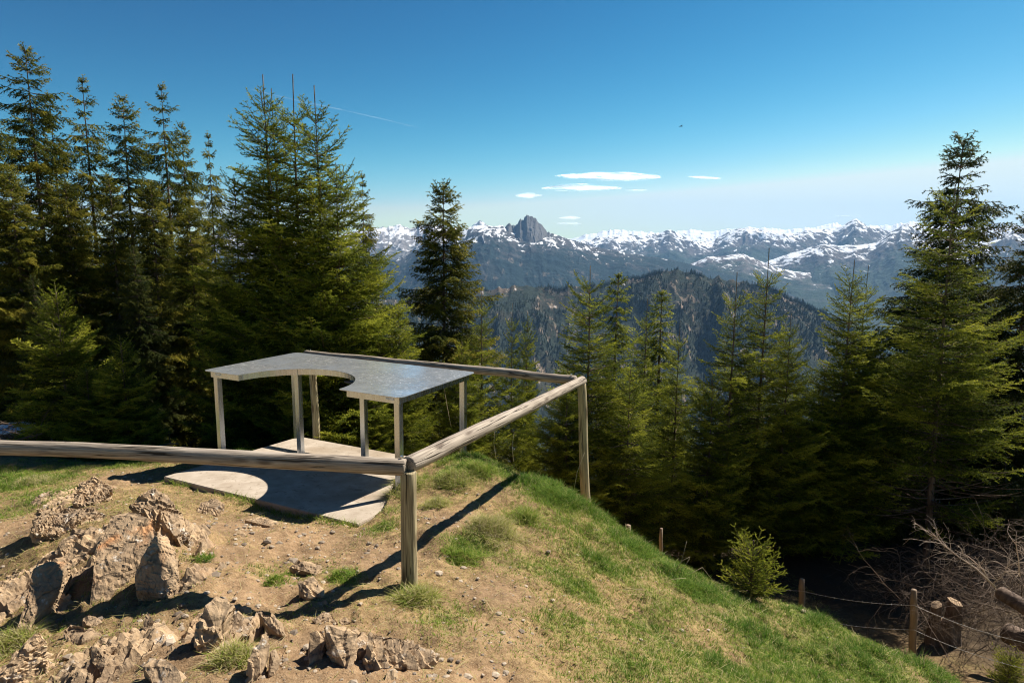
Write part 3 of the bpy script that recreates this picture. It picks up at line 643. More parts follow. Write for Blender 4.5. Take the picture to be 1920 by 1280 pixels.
u = rng.random(N); dens = np.clip(g*1.1-.1*w, 0, 1)**1.1*.85+.34*(1-w)**1.5*np.clip(.75+1.3*f2(x, y, .8, 3, 79), .1, 1)
k = (u < dens) & infront(x, y, z, 40) & ~on_slab(x, y, z); x, y, z, g, w = x[k], y[k], z[k], g[k], w[k]
n = len(x); patch = .5+.5*f2(x, y, .35, 3, 77)
tone = np.clip(.50-.46*g+.26*(patch-.5)*2+rng.normal(0, .18, n), 0, 1); tone = np.where(rng.random(n) < .16, rng.uniform(.6, 1, n), tone)
clump = np.clip(.5+1.1*f2(x, y, .09, 2, 83), 0, 1); L = (.018+.052*g*(.35+1.1*clump))*rng.uniform(.5, 1.45, n); ridge = np.exp(-((x-.45)**2/.5+(y-6.8)**2/1.2)); L *= 1+1.0*ridge; L *= 1+1.3*g*np.clip(f2(x, y, .28, 3, 87), -.3, .8); tone = np.clip(tone+.25*(.5-clump)*g, 0, 1)
packs.append(blades(x, y, z, L, .0035+.0025*rng.random(n), tone, .85, .4, comb=True))
print('blades', n)
cs_ = [SA, SB, SCc, SD]
for a_, b_, nn_ in ((SA, SB, 1500), (SB, SCc, 2200), (SCc, SD, 9000), (SD, SA, 3500)):
    t_ = rng.random(nn_); e_ = (b_-a_)[:2]; no_ = np.array([e_[1], -e_[0]])/np.linalg.norm(e_); off = rng.normal(.05, .05, nn_); x_ = a_[0]+e_[0]*t_+no_[0]*off; y_ = a_[1]+e_[1]*t_+no_[1]*off
    kk_ = f2(x_, y_, .3, 3, 88) > -.15+.25*rng.random(nn_); x_, y_ = x_[kk_], y_[kk_]; z_ = H(x_, y_); kk_ = ~on_slab(x_, y_, z_, -.03); x_, y_, z_ = x_[kk_], y_[kk_], z_[kk_]; m_ = len(x_)
    packs.append(blades(x_, y_, z_, rng.uniform(.04, .12, m_), .004+.002*rng.random(m_), np.clip(rng.normal(.42, .22, m_), 0, 1), .9, .45))
grass_obj('grass', packs, 'short spring grass mixed with straw on the slope', 'grass', kind='stuff')
# dead straw lying on the ground
packs = []
x, y = ground_points(150000, -7, 5.2, 2, 10.5, 1.15); w, g = masks(x, y); z = H(x, y); k = (rng.random(len(x)) < .52-.35*w-.25*g) & infront(x, y, z) & ~on_slab(x, y, z, .02); x, y, z = x[k], y[k], z[k]
n = len(x); print('straw', n)
packs.append(blades(x, y, z+.004, rng.uniform(.02, .07, n), .0022+.002*rng.random(n), np.clip(rng.normal(.80, .14, n), .5, 1), curl=.15, elev=rng.uniform(1.15, 1.6, n)))
x, y = ground_points(5200, -7, 5.2, 2, 10.5, 1.0); w, g = masks(x, y); z = H(x, y); k = infront(x, y, z) & ~on_slab(x, y, z, .02) & (rng.random(len(x)) < .75-.4*w); x, y, z = x[k], y[k], z[k]; n = len(x)
packs.append(blades(x, y, z+.008+.012*rng.random(n), rng.uniform(.08, .19, n), .0032+.002*rng.random(n), rng.uniform(.8, 1, n), curl=.05, elev=rng.uniform(1.25, 1.6, n)))
grass_obj('dead_straw', packs, 'dead straw lying flat over the brown ground', 'straw', kind='stuff')
def tussock(px, py, r, L, n, label, dry=.75, zoff=0, lean=1.15):
    p = ground_hit(px, py); a = rng.uniform(0, 2*pi, n); rr = r*1.25*np.sqrt(rng.random(n))*(1+.45*np.sin(a*2+px)*np.cos(a*3+py))
    x = p[0]+rr*np.cos(a); y = p[1]+rr*np.sin(a); z = H(x, y)+.25*L*np.clip(1-(rr/r)**2, 0, 1)
    q_ = .5*f2(x, y, .12, 2, 5); rr = np.minimum(rr, r*1.3); e = np.clip(.1+rr/r*lean*.8+rng.normal(0, .4, n), 0, 1.55); L = L*np.clip(.85+q_, .5, 1.3)
    V, pl, tone = blades(x, y, z, L*rng.uniform(.45, 1.15, n), .0035+.003*rng.random(n), np.clip(rng.normal(dry, .2, n), 0, 1), curl=.5, elev=e)
    # blades splay outwards
    o = grass_obj('grass_tussock', [(V, pl, tone)], label, 'grass tussock', loc=p)
    return o
for a in [(758,915,.20,.17,2600,'shaggy dry tussock hanging over the right edge of the concrete slab',.72), (925,1000,.20,.17,2600,'biggest straw yellow tussock on the right of the rail shadow',.78),
          (780,1128,.14,.15,1500,'dry tussock around the foot of the near corner post',.66), (815,950,.13,.12,900,'small dry tussock just right of the near corner post',.72),
          (865,1045,.15,.10,1200,'low green tussock between the post and the big straw tussock',.35), (985,975,.16,.15,1300,'green and straw tussock just behind the big straw tussock',.5),
          (850,905,.2,.16,1700,'long straw clump on the mound behind the right rail',.66), (900,885,.16,.15,1200,'green clump on the mound below the far table leg',.42),
          (385,1052,.06,.05,250,'tiny green plant beside the outcrop',.12), (440,1235,.12,.12,700,'brown grass tuft between the dark fin and the long slab',.74),
          (325,955,.06,.06,250,'small dead tuft under the corner of the slab',.8), (60,905,.2,.09,1300,'dark brown matted clump on the left grass bank',.85),
          (15,1215,.14,.14,700,'dry tuft at the left edge below the leaning slab',.7),(520,1090,.1,.06,500,'low green tuft on the small earth step',.3), (640,1085,.1,.07,500,'low green tuft beside the striped rock',.3),
          (1040,935,.2,.16,1700,'tall fresh green tuft on the crest left of the far corner post',.18), (1200,1040,.16,.13,1000,'dense green tuft on the crest below the far corner post',.15), (1300,1110,.18,.12,1100,'dark green tuft on the crest above the young sapling',.15)]: tussock(*a)
# single long dead stalks
def stalk(pts, name='dry_stalk', label=None, r=.0035, Y=None):
    P = [at_y(x, y, Y) for x, y in pts]; b = MB(); b.tube(np.array(P), np.linspace(r, r*.5, len(P)), 5)
    return prop(b.build(name, M_straw), label, 'dry stalk')
m = MT('straw', .7); m.col((.50, .40, .25)); M_straw = m.m
stalk([(846,800),(838,760),(833,728),(836,715)], label='long bare stalk behind the right end of the table', Y=8.7)
stalk([(930,860),(926,830),(929,795),(925,780)], label='bent bare stalk below the right rail', Y=8.3)
stalk([(963,865),(960,835),(964,812)], label='short bare stalk right of the bent one', Y=8.2)
stalk([(1075,925),(1082,885),(1096,848)], label='stalk leaning against the far corner post', Y=7.8)
for k_, (pp, lb) in enumerate([([(1263,1080),(1278,1050),(1288,1013)], 'tall thin stalk on the crest'), ([(1264,1070),(1280,1050),(1294,1043)], 'short pink stalk beside the tall thin one'), ([(1268,1075),(1285,1060),(1293,1046)], 'second short pink stalk on the crest'),
    ([(1285,1080),(1317,1063),(1340,1092)], 'broken stalk bent into an arch on the crest'), ([(1237,1095),(1262,1085),(1286,1083)], 'pale straw lying across the crest'), ([(1157,1106),(1180,1103),(1204,1104)], 'pale straw lying in the green grass')]):
    q = ground_hit(*pp[0]); stalk(pp, label=lb, r=.0028, Y=q[1])

# ------------------------------------------------------------------ spruces
def unit(v): return v/(np.linalg.norm(v, axis=-1, keepdims=True)+1e-9)
def spruce_mesh(name, seed, Ht, R, prof=.8, young=True, z0=.04, spacing=.26, nb=6, dens=95, nlen=.020, nw=.0042, gap=0., droop=.0, sec=.075, mat=None, leader=.42, fullness=1., missing=.0, dead_low=0.):
    """returns (trunk mesh, crown mesh) of a spruce Ht metres tall, built about its foot"""
    r = np.random.default_rng(seed); wood = MB(); S = []; T = []   # S: segments p0,p1 ; T tone
    r0 = Ht*.0085+.008
    bendx = .02*Ht*(r.random()-.5); bendy = .02*Ht*(r.random()-.5)
    def axis_at(z): t = z/Ht; return np.stack([bendx*np.sin(t*2.6), bendy*np.sin(t*2.2), z+0*t], -1)
    zz = np.linspace(-.25, Ht, 26); wood.tube(axis_at(zz), np.maximum(r0*(1-zz/Ht)**.9, .0085), 9, .12, seed)
    # whorls, wide apart near the top of a young tree
    zs = []; z = Ht-leader
    while z > Ht*z0:
        zs.append(z); f = (Ht-z)/Ht; z -= spacing*(1.35-.65*min(1, f*2.2) if young else 1.)*r.uniform(.8, 1.2)
    # needles on the leader
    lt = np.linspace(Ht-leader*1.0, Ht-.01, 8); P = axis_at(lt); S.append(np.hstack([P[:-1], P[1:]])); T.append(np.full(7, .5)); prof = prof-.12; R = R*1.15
    for iw, z in enumerate(zs):
        f = (Ht-z)/Ht; topness = np.clip(1-(Ht-z)/(1.6 if young else 1.0), 0, 1)
        Rb = R*(f**prof)*(1-.18*max(0, f-.75)/.25)+(.10 if young else .05)
        kmain = nb if iw else 5
        extra = 0 if topness > .35 else int(3*fullness+r.random())
        ph = r.uniform(0, 2*pi)
        gapf = 1 if r.random() > gap else r.uniform(.45, .8)
        for b in range(kmain+extra):
            if topness < .3 and r.random() < missing: continue
            main = b < kmain
            az = ph+b*2*pi/kmain+r.uniform(-.3, .3); zb = z+(r.uniform(-.03, .03) if main else -spacing*r.uniform(.15, .85))
            Lb = Rb*r.uniform(.66, 1.12)*gapf*(1 if main else r.uniform(.5, .9))*float(np.clip(1+.5*fbm(np.array([[cos(az)*1.1+seed, sin(az)*1.1, zb*.9]]), 2, seed)[0], .72, 1.22 if f > .3 else 1.))
            if r.random() < .06 and f > .2: Lb *= 1.2
            e0 = radians((16 if young else 10)+(40 if young else 55)*topness-24*droop*f*2+r.uniform(-9, 9)); up = (.42+.2*topness if young else .42)*(1-droop*.5)
            m_ = max(5, int(Lb/.10)+2); s = np.linspace(0, 1, m_)
            hx = np.array([cos(az), sin(az)]); swing = r.uniform(-.12, .12)*s**2
            hd = Lb*s*cos(e0); vz = Lb*(s*sin(e0)-(.18+.42*droop)*s*(1-topness)*(1-s*.2)+up*.42*s**2.6)
            base = axis_at(np.array([zb]))[0]
            dx = hx[0]*hd-hx[1]*swing*Lb; dy = hx[1]*hd+hx[0]*swing*Lb
            P = base+np.stack([dx, dy, vz], -1)
            rb = .004+.0075*Lb*(1 if Lb < 1.6 else .8); wood.tube(P, np.linspace(rb, .0025, m_), 4, cap=False)
            dead = dead_low and f > 1-dead_low and r.random() < .75
            if dead: 
                continue
            bt = np.clip(r.normal(.0, .2), -.32, .36)
            a = .10 if young else .22
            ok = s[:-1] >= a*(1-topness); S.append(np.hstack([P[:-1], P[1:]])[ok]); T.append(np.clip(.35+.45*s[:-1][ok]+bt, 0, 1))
            # second order shoots
            ns = max(3, int(Lb/sec)); sj = np.linspace(.12 if young else .25, .97, ns)+r.uniform(-.01, .01, ns); sj = np.clip(sj, .02, .985)
            sj = np.repeat(sj, 2); sg = np.tile([1, -1], ns); n2 = len(sj)
            idx = sj*(m_-1); i0 = np.minimum(idx.astype(int), m_-2); fr = (idx-i0)[:, None]
            o = P[i0]*(1-fr)+P[i0+1]*fr; tg = unit(P[i0+1]-P[i0])
            side = unit(np.cross(tg, [0, 0, 1.]))*sg[:, None]
            l2 = (.42 if young else .38)*Lb*(1-sj)**.75*(np.clip(sj*5, .3, 1))+.055
            l2 = l2*r.uniform(.6, 1.25, n2); ang = np.radians(r.uniform(40, 62, n2))[:, None]
            lift = (r.normal(.05, .18, n2)-(.55 if not young else .12)*(1-topness)*(droop+.2))[:, None]
            d2 = unit(tg*np.cos(ang)+side*np.sin(ang)+np.array([0, 0, 1.])*lift)
            dr = np.array([0, 0, -1.])*(.20*(1-topness)+droop*.6)*l2[:, None]
            q0 = o; q1 = o+d2*(l2*.5)[:, None]+dr*.2; q2 = o+d2*l2[:, None]+dr*.75+tg*(l2*.08)[:, None]
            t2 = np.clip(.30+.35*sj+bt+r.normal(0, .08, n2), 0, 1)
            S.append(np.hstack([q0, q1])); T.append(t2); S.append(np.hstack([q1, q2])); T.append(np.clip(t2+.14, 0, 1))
            # third order
            big = l2 > .11
            if big.any():
                n3 = 4 if young else 5
                B0, B1, B2, D2, LL, TT, TG = q0[big], q1[big], q2[big], d2[big], l2[big], t2[big], tg[big]
                for k3 in range(n3):
                    u_ = (k3+.8)/(n3+.6); pt = B0+(B2-B0)*u_; sg3 = 1 if k3 % 2 else -1
                    sd3 = unit(np.cross(D2, [0, 0, 1.]))*sg3
                    d3 = unit(D2*.75+sd3*.7+np.array([0, 0, 1.])*(r.normal(.05 if young else -.35-droop, .2, len(LL))[:, None]))
                    l3 = (LL*.42*(1-u_*.55)+.02)*r.uniform(.6, 1.2, len(LL))
                    S.append(np.hstack([pt, pt+d3*l3[:, None]])); T.append(np.clip(TT+.12+r.normal(0, .14, len(LL)), 0, 1))
    S = np.vstack(S); T = np.concatenate(T); ln = np.linalg.norm(S[:, 3:]-S[:, :3], axis=1)
    cnt = np.maximum((ln*dens*1.9+r.random(len(ln))).astype(int), 1); id_ = np.repeat(np.arange(len(S)), cnt); n = len(id_)
    ax = unit(S[:, 3:]-S[:, :3])[id_]; u = r.random(n)[:, None]; p = S[id_, :3]*(1-u)+S[id_, 3:]*u
    rd = r.normal(0, 1, (n, 3)); rd[:, 2] += .35; rd = unit(rd-ax*(rd*ax).sum(1)[:, None])
    nd = unit(ax*.75+rd*.8); L = nlen*(1.3 if nlen > .017 else 1)*r.uniform(.7, 1.15, n); wv = unit(np.cross(nd, np.array([0, 0, 1.])+r.normal(0, .55, (n, 3))))*(nw*(1.15 if young else 1.25))
    tipz = p+nd*L[:, None]; b0 = p-nd*(L*.1)[:, None]
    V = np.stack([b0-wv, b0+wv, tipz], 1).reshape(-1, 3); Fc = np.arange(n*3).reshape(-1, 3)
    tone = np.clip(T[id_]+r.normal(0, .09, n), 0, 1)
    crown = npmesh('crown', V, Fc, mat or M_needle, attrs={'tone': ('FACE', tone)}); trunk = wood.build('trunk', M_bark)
    print(name, 'needles', n, 'segs', len(S))
    cm, tm = crown.data, trunk.data; bpy.data.objects.remove(crown); bpy.data.objects.remove(trunk)
    return dict(H=Ht, c=cm, t=tm)
PT = {
 'youngA': spruce_mesh('youngA', 11, 6.5, 1.3, prof=.66, spacing=.24, leader=.60, sec=.085),
 'youngB': spruce_mesh('youngB', 12, 6.5, 1.2, prof=.68, spacing=.32, leader=.80, nb=5, fullness=.8, sec=.09),
 'youngC': spruce_mesh('youngC', 13, 5.5, 1.4, prof=.62, spacing=.22, leader=.38, sec=.085, droop=.1),
 'oldA': spruce_mesh('oldA', 21, 10, 1.5, prof=.60, young=False, spacing=.23, nb=6, dens=56, nlen=.032, nw=.0075, gap=.25, droop=.45, sec=.10, mat=M_needle_old, leader=.12, missing=.06),
 'oldB': spruce_mesh('oldB', 22, 10, 1.35, prof=.60, young=False, spacing=.26, nb=6, dens=56, nlen=.032, nw=.0075, gap=.3, droop=.5, sec=.11, mat=M_needle_old, leader=.12, missing=.10),
 'dense': spruce_mesh('dense', 23, 8.5, 1.45, prof=.56, young=False, spacing=.20, nb=7, dens=58, nlen=.030, nw=.0068, gap=.1, droop=.35, sec=.09, mat=M_needle_old, leader=.12, missing=.05),
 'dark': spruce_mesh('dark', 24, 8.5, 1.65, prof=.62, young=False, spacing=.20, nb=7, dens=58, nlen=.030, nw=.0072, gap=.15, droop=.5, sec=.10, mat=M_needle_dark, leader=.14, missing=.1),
 'thin': spruce_mesh('thin', 25, 6.5, .48, prof=.45, young=False, spacing=.2, nb=5, dens=80, nlen=.024, nw=.0055, gap=.2, droop=.5, sec=.07, leader=.12, missing=.1),
 'sparse': spruce_mesh('sparse', 26, 8, 1.75, prof=.58, young=True, z0=.12, spacing=.25, nb=6, dens=88, nlen=.021, nw=.0044, droop=.12, sec=.11, leader=.5, fullness=.8, dead_low=.30),
 'small': spruce_mesh('small', 27, 3.2, 1.05, prof=.72, z0=.02, spacing=.19, nb=6, dens=110, nlen=.018, nw=.004, sec=.065, leader=.28),
 'sapling': spruce_mesh('sapling', 28, .85, .36, prof=.75, z0=.02, spacing=.085, nb=6, dens=420, nlen=.0115, nw=.0019, sec=.075, leader=.16, mat=M_needle_sap, fullness=.5),
}
def spruce(apex, Y, kind, rscale, label, group, rz=None, zdrop=0., lean=(0, 0), name='spruce_tree', cat='spruce'):
    A = at_y(apex[0], apex[1], Y); x, y = A[0]+lean[0], A[1]+lean[1]; zb = float(H(x, y))-zdrop; ht = A[2]-zb
    p = PT[kind]; o = empty(name, (x, y, zb), label, cat, group); 
    o.rotation_euler = (0, 0, 0); s = ht/p['H']
    # lean the axis so that the tip stands where it should
    d = Vector((A[0]-x, A[1]-y, ht)); q = Vector((0, 0, 1)).rotation_difference(d.normalized())
    o.rotation_mode = 'QUATERNION'; o.rotation_quaternion = q@Matrix.Rotation(rng.uniform(0, 6.28) if rz is None else rz, 4, 'Z').to_quaternion()
    o.scale = (s*rscale, s*rscale, s)
    for k, nm in (('t', 'trunk'), ('c', 'crown')):
        ch = bpy.data.objects.new(nm, p[k]); C.objects.link(ch); ch.parent = o
    return o
GL, GC, GM, GR = 'old spruces at the left', 'spruces behind the table', 'young spruces right of the railing', 'spruces at the right'
for a in [
 ((45,92), 15.5, 'oldA', 1.15, 'tallest old spruce at the far left', GL), ((96,180), 16.8, 'oldB', .95, 'old spruce just right of the tallest one, its thin top lower', GL),
 ((157,150), 17, 'oldB', 1.0, 'old spruce with a bare stretch of trunk under its tip, third tip from the left', GL), ((231,185), 16, 'oldA', 1.1, 'broad topped old spruce, fourth tip from the left', GL),
 ((303,163), 16.6, 'oldB', .95, 'slim gappy old spruce, fifth tip from the left', GL), ((342,235), 17.5, 'oldA', .8, 'lower old spruce leaning against the slim gappy one', GL),
 ((393,255), 21, 'oldB', .75, 'pale slender spruce standing alone against the sky left of the many tipped spruces', GL),
 ((-40,150), 14, 'oldA', 1.1, 'old spruce cut by the left edge of the photo', GL), ((18,330), 13.2, 'dense', 1.1, 'full green spruce below the tallest one at the left edge', GL),
 ((120,345), 14, 'dense', 1.0, 'full green spruce under the second tip', GL), ((205,330), 14.2, 'oldA', 1.05, 'full green spruce behind the small sunlit spruce', GL),
 ((285,350), 14.6, 'dense', 1.0, 'full green spruce under the fifth tip', GL), ((352,400), 13.6, 'dense', 1.05, 'yellow green spruce filling in left of the many tipped spruces', GL), ((250,470), 12.6, 'dark', .95, 'dark spruce behind the second small spruce', GL), ((60,520), 12.4, 'dark', .9, 'dark spruce behind the small sunlit spruce at the left edge', GL),
 ((425,560), 12.2, 'dense', 1.0, 'low spruce behind the left end of the table', GL),
 ((490,140), 12.4, 'youngA', .95, 'left of the three tall young spruces with bare leader spikes', GC), ((507,167), 12.7, 'youngB', .8, 'spruce with the shorter leader close beside the left bare spike', GC), ((550,138), 12.2, 'youngB', 1.0, 'middle of the three tall young spruces, tallest spike with a candelabra of side shoots', GC),
 ((586,160), 12.0, 'youngA', .95, 'right of the three tall young spruces with bare leader spikes', GC), ((632,305), 11.8, 'youngC', .80, 'shorter young spruce at the right flank of the bare spikes', GC), ((440,330), 12.1, 'youngC', .75, 'young spruce at the left flank of the bare spikes', GC),
 ((682,330), 16.5, 'oldB', .8, 'slim old spruce right of the bare spikes', GC), ((705,470), 12.6, 'youngC', .8, 'yellow green spruce behind the back rail', GC), ((745,570), 12.2, 'youngC', .85, 'low yellow green spruce behind the middle of the back rail', GC),
 ((833,348), 16, 'dense', 1.12, 'conical dense spruce standing alone in front of the rocky peak', GC), ((900,540), 12.4, 'youngB', .80, 'young spruce with a bare leader right of the conical spruce', GC), ((868,640), 11.6, 'youngC', .8, 'low bushy spruce behind the right end of the table', GC),
 ((962,568), 13, 'youngB', .55, 'thin young spruce with long bare leader left of the railing corner', GC), ((990,585), 13.6, 'youngA', .55, 'second thin young spruce left of the railing corner', GC), ((560,640), 11.3, 'youngC', .8, 'low spruce directly behind the table', GC), ((700,690), 11.2, 'youngC', .8, 'low bright spruce behind the back rail and table', GC),
 ((1105,498), 11.6, 'youngA', 1.0, 'broad young spruce above the far railing corner', GM), ((1165,512), 16, 'thin', 1.25, 'narrow ragged spruce behind the broad one', GM), ((1212,560), 13.2, 'youngB', .8, 'young spruce with twin leader shoots between two narrow ones', GM),
 ((1245,545), 15, 'thin', 1.5, 'narrow columnar spruce right of the twin leader shoots', GM), ((1274,600), 12.5, 'youngB', .75, 'young spruce with a tuft of upright shoots, right of the columnar one', GM), ((1185,690), 11, 'youngC', .95, 'full spruce filling in right of the far corner post', GM), ((1065,690), 10.8, 'youngC', .8, 'low spruce behind the far corner post', GM),
 ((1378,510), 11.8, 'youngB', .9, 'left one of the two slim spruces standing before the valley', GM), ((1438,465), 12.2, 'youngB', .85, 'tall slim spruce with a candelabra tip in front of the valley', GM), ((1482,588), 11.8, 'youngA', .8, 'young spruce with three bare shoots right of the candelabra tip', GM), ((1335,700), 11.2, 'youngC', .8, 'low spruce between the columnar group and the slim pair', GM),
 ((1603,487), 12.2, 'youngA', .95, 'left of the twin spruces in front of the snowy range', GR), ((1630,497), 12.7, 'youngB', .75, 'right of the twin spruces in front of the snowy range', GR), ((1545,690), 12.2, 'youngC', .9, 'low dark spruce left of the twin spruces', GR),
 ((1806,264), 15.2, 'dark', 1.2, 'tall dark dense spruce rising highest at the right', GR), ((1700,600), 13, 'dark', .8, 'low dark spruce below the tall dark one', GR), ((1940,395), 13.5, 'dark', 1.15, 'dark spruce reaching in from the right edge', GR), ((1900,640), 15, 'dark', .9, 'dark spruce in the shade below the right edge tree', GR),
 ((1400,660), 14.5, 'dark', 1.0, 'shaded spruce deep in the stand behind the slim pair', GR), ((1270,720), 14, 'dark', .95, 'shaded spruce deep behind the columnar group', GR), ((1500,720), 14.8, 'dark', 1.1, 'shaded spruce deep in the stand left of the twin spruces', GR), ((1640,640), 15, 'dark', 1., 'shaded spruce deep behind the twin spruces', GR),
]: spruce(*a)
spruce((1795,345), 11.4, 'sparse', .95, 'sunlit sparse spruce with a long bare reddish trunk at the right', GR, lean=(.25, .1))
spruce((103,545), 10.6, 'small', 1.05, 'small sunlit spruce with twin leaders behind the left rail', 'small spruces behind the left rail'); spruce((228,640), 10.4, 'small', 1.05, 'smaller second spruce right of the small sunlit one', 'small spruces behind the left rail'); spruce((160,690), 10.1, 'small', 1.2, 'lowest bushy spruce between the two small sunlit ones', 'small spruces behind the left rail')
spruce((262,720), 10.9, 'small', .9, 'little grey green spruce at the right end of the small group', 'small spruces behind the left rail')
spruce((1412,1012), 6.75, 'sapling', 1.12, 'knee high yellow green spruce sapling on the crest', 'saplings', zdrop=.05, name='spruce_sapling', cat='sapling')
spruce((1895,1225), 7.2, 'sapling', 1.1, 'low spruce shoot among dead branches at the lower right corner', 'saplings', name='spruce_sapling', cat='sapling')
def place_dark(px, py, Y): pass

# ------------------------------------------------------------------ stakes and barbed wire, stump, cut logs, brushwood
def stake(px, ytop, ybase, Y, r, label, tilt=0):
    a = at_y(px, ytop, Y); b = at_y(px+tilt, ybase, Y); b[2] = min(b[2], float(H(b[0], b[1])))-.25
    P = b+(a-b)*np.linspace(0, 1, 9)[:, None]; P[1:-1, 0] += .006*np.sin(np.arange(7)*1.7)
    V, pl = tube(P, [r]*7+[r*.98, r*.75], 10, .10, int(px)); V = V-b
    o = npmesh('fence_stake', V, pl, M_stake, True); o.location = b
    return prop(o, label, 'fence stake', 'old wooden stakes of the pasture fence'), a
stake(1714, 1105, 1240, 7.9, .045, 'split wooden stake with barbed wire beside the brushwood')
stake(1504, 1085, 1160, 8.8, .045, 'grey wooden stake with barbed wire right of the sapling')
stake(1240, 990, 1050, 8.6, .027, 'thin wooden stake behind the crest left of the sapling')
stake(1178, 984, 1010, 9.2, .05, 'short reddish stake just below the far corner post')
def wire(pts, label, r=.0025):
    """pts: (px,py,Y) anchor points; sags between them, with barbs"""
    A = [at_y(*p) for p in pts]; b = MB(); P = []
    for p, q in zip(A[:-1], A[1:]):
        t = np.linspace(0, 1, 24)[:, None]; s = p+(q-p)*t; s[:, 2] -= .05*(4*t*(1-t))[:, 0]; P.append(s if not P else s[1:])
    P = np.vstack(P); k = np.arange(len(P)); off = .0016
    for ph in (0, pi): b.tube(P+np.stack([0*k, off*np.cos(k*2+ph), off*np.sin(k*2+ph)], -1), r*.8, 5)
    L = np.r_[0, np.cumsum(np.linalg.norm(np.diff(P, axis=0), axis=1))]
    for s in np.arange(.08, L[-1], .12):
        c = np.array([np.interp(s, L, P[:, j]) for j in range(3)]); d = rng.normal(0, 1, 3); d = d/np.linalg.norm(d)*.014; e = np.cross(d, [1, 0, 0]); e = e/np.linalg.norm(e)*.014
        b.tube(np.array([c-d, c+d]), .0014, 4); b.tube(np.array([c-e, c+e]), .0014, 4)
    return prop(b.build('barbed_wire', M_wire), label, 'barbed wire', 'strands of barbed wire')
m = MT('galvanised_wire', .45, .5); m.b.inputs['Metallic'].default_value = .6; m.col((.42, .40, .38)); M_wire = m.m
wire([(1380,1085,9.3),(1504,1107,8.75),(1714,1134,7.85),(1935,1207,6.9)], 'upper strand of barbed wire running between the stakes')
wire([(1420,1130,9.2),(1504,1155,8.75),(1714,1180,7.85),(1935,1256,6.9)], 'lower strand of barbed wire running between the stakes')

# stump: two upright cut butts grown together
def butt(px, ytop, ybase, Y, r, parent_list, sq=(1., .7), tilt=(0, 0), seed=0):
    a = at_y(px, ytop, Y); zb = float(H(a[0], a[1]))-.15; n = 18; th = np.linspace(0, 2*pi, n, endpoint=False); hs = np.linspace(0, 1, 12); V = []
    for h in hs:
        rr = r*(1.25-.35*h+.35*(1-h)**3)*(1+.34*fbm(np.stack([np.cos(th), np.sin(th), 0*th+h*.8+seed], -1)*1.4, 3, seed)+.05*np.sin(th*5+seed))
        zz = zb+(a[2]-zb)*h+ (tilt[0]*np.cos(th)+tilt[1]*np.sin(th))*r*h**6
        V.append(np.stack([a[0]+rr*np.cos(th)*sq[0], a[1]+rr*np.sin(th)*sq[1], zz], -1))
    V = np.vstack(V); i = np.arange(11)[:, None]*n; j = np.arange(n)[None]; k = (j+1) % n
    Q = np.stack([i+j, i+k, i+n+k, i+n+j], -1).reshape(-1, 4); top = V[-n:]; c = top.mean(0)+[0, 0, .01]
    return V, Q, top, c
stump = empty('tree_stump', tuple(at_y(1775, 1200, 8.6)), 'sawn twin tree stump with notched pale tops behind the barbed wire', 'tree stump')
for px, yt, r, s, sq, tl in ((1756, 1133, .085, 3, (1, .8), (.3, .2)), (1790, 1127, .115, 5, (1.1, .7), (-.45, .2)), (1774, 1160, .10, 9, (1.2, .8), (.1, 0))):
    V, Q, top_, c_ = butt(px, yt, 1230, 8.6+(.05 if s == 5 else 0), r, None, sq, tl, s)
    loc = np.array(stump.location); npmesh('stem', V-loc, Q, M_bark, True, stump)
    n = len(top_); Vt = np.vstack([top_, c_])-loc; npmesh('cut_face', Vt, np.stack([np.full(n, n), np.arange(n), (np.arange(n)+1) % n], -1), M_cut, False, stump)
def cutlog(a, b, r, label, seed):
    a = np.array(a); b = np.array(b); o = empty('cut_log', tuple(a), label, 'log', 'cut logs in the brushwood')
    l = log('stem', a, b, r, r*1.05, M_bark, None, seed); l.parent = o; l.location = l.location-Vector(a)
    d = (b-a)/np.linalg.norm(b-a); V, pl = tube(np.array([a-d*.004, a+d*.004]), r*.88, 18, .03, seed); npmesh('cut_face', V-a, pl, M_cut, False, o)
cutlog(at_y(1875, 1110, 8.2), at_y(1965, 1165, 7.6), .095, 'upper sawn log pointing out of the brushwood at the right edge', 5)
cutlog(at_y(1890, 1185, 8.0), at_y(1975, 1225, 7.4), .135, 'lower thick sawn log lying under the other at the right edge', 6)
m = MT('dead_branch', .85); g = m.noise(6, 3); m.col(m.mix(g, (.055, .036, .026), (.20, .145, .105))); M_dead = m.m
def dead_branch(P0, d, L, r, depth, mb, rg):
    n = 7; P = [np.array(P0)]; dd = np.array(d, float)
    for k in range(n-1): dd = unit(dd+rg.normal(0, .16, 3)+np.array([0, 0, -.05])); P.append(P[-1]+dd*L/(n-1))
    P = np.array(P); mb.tube(P, np.linspace(r, max(r*.3, .0012), n), 5 if depth > 1 else 4, cap=False)
    if depth:
        for k in range(5 if depth > 1 else 6):
            i = rg.integers(1, n); nd = unit(dd+rg.normal(0, .75, 3)); dead_branch(P[i], nd, L*rg.uniform(.25, .6), r*.45, depth-1, mb, rg)
rg = np.random.default_rng(5); mb = MB()
for k in range(620):
    px = rg.uniform(1715, 1990) if k > 60 else rg.uniform(1640, 1740); lo = np.interp(px, [1640, 1720, 1800, 1990], [1235, 1225, 1235, 1250]); hi = np.interp(px, [1640, 1700, 1760, 1850, 1990], [1130, 1060, 1020, 1005, 990])
    t = rg.random(); Y = rg.uniform(9.0, 12.0) if (t > .25 or 1740 < px < 1815) else rg.uniform(7.7, 9); 
    py = hi+(lo-hi)*rg.random(); p = at_y(px, py, Y); p[2] = min(p[2], float(H(p[0], p[1]))+.9)
    dead_branch(p, unit(np.array([rg.normal(-.3, .8), rg.normal(-.2, .5), rg.normal(.12, .35)])), rg.uniform(.35, 1.1), rg.uniform(.003, .0075), 2 if rg.random() < .55 else 1, mb, rg)
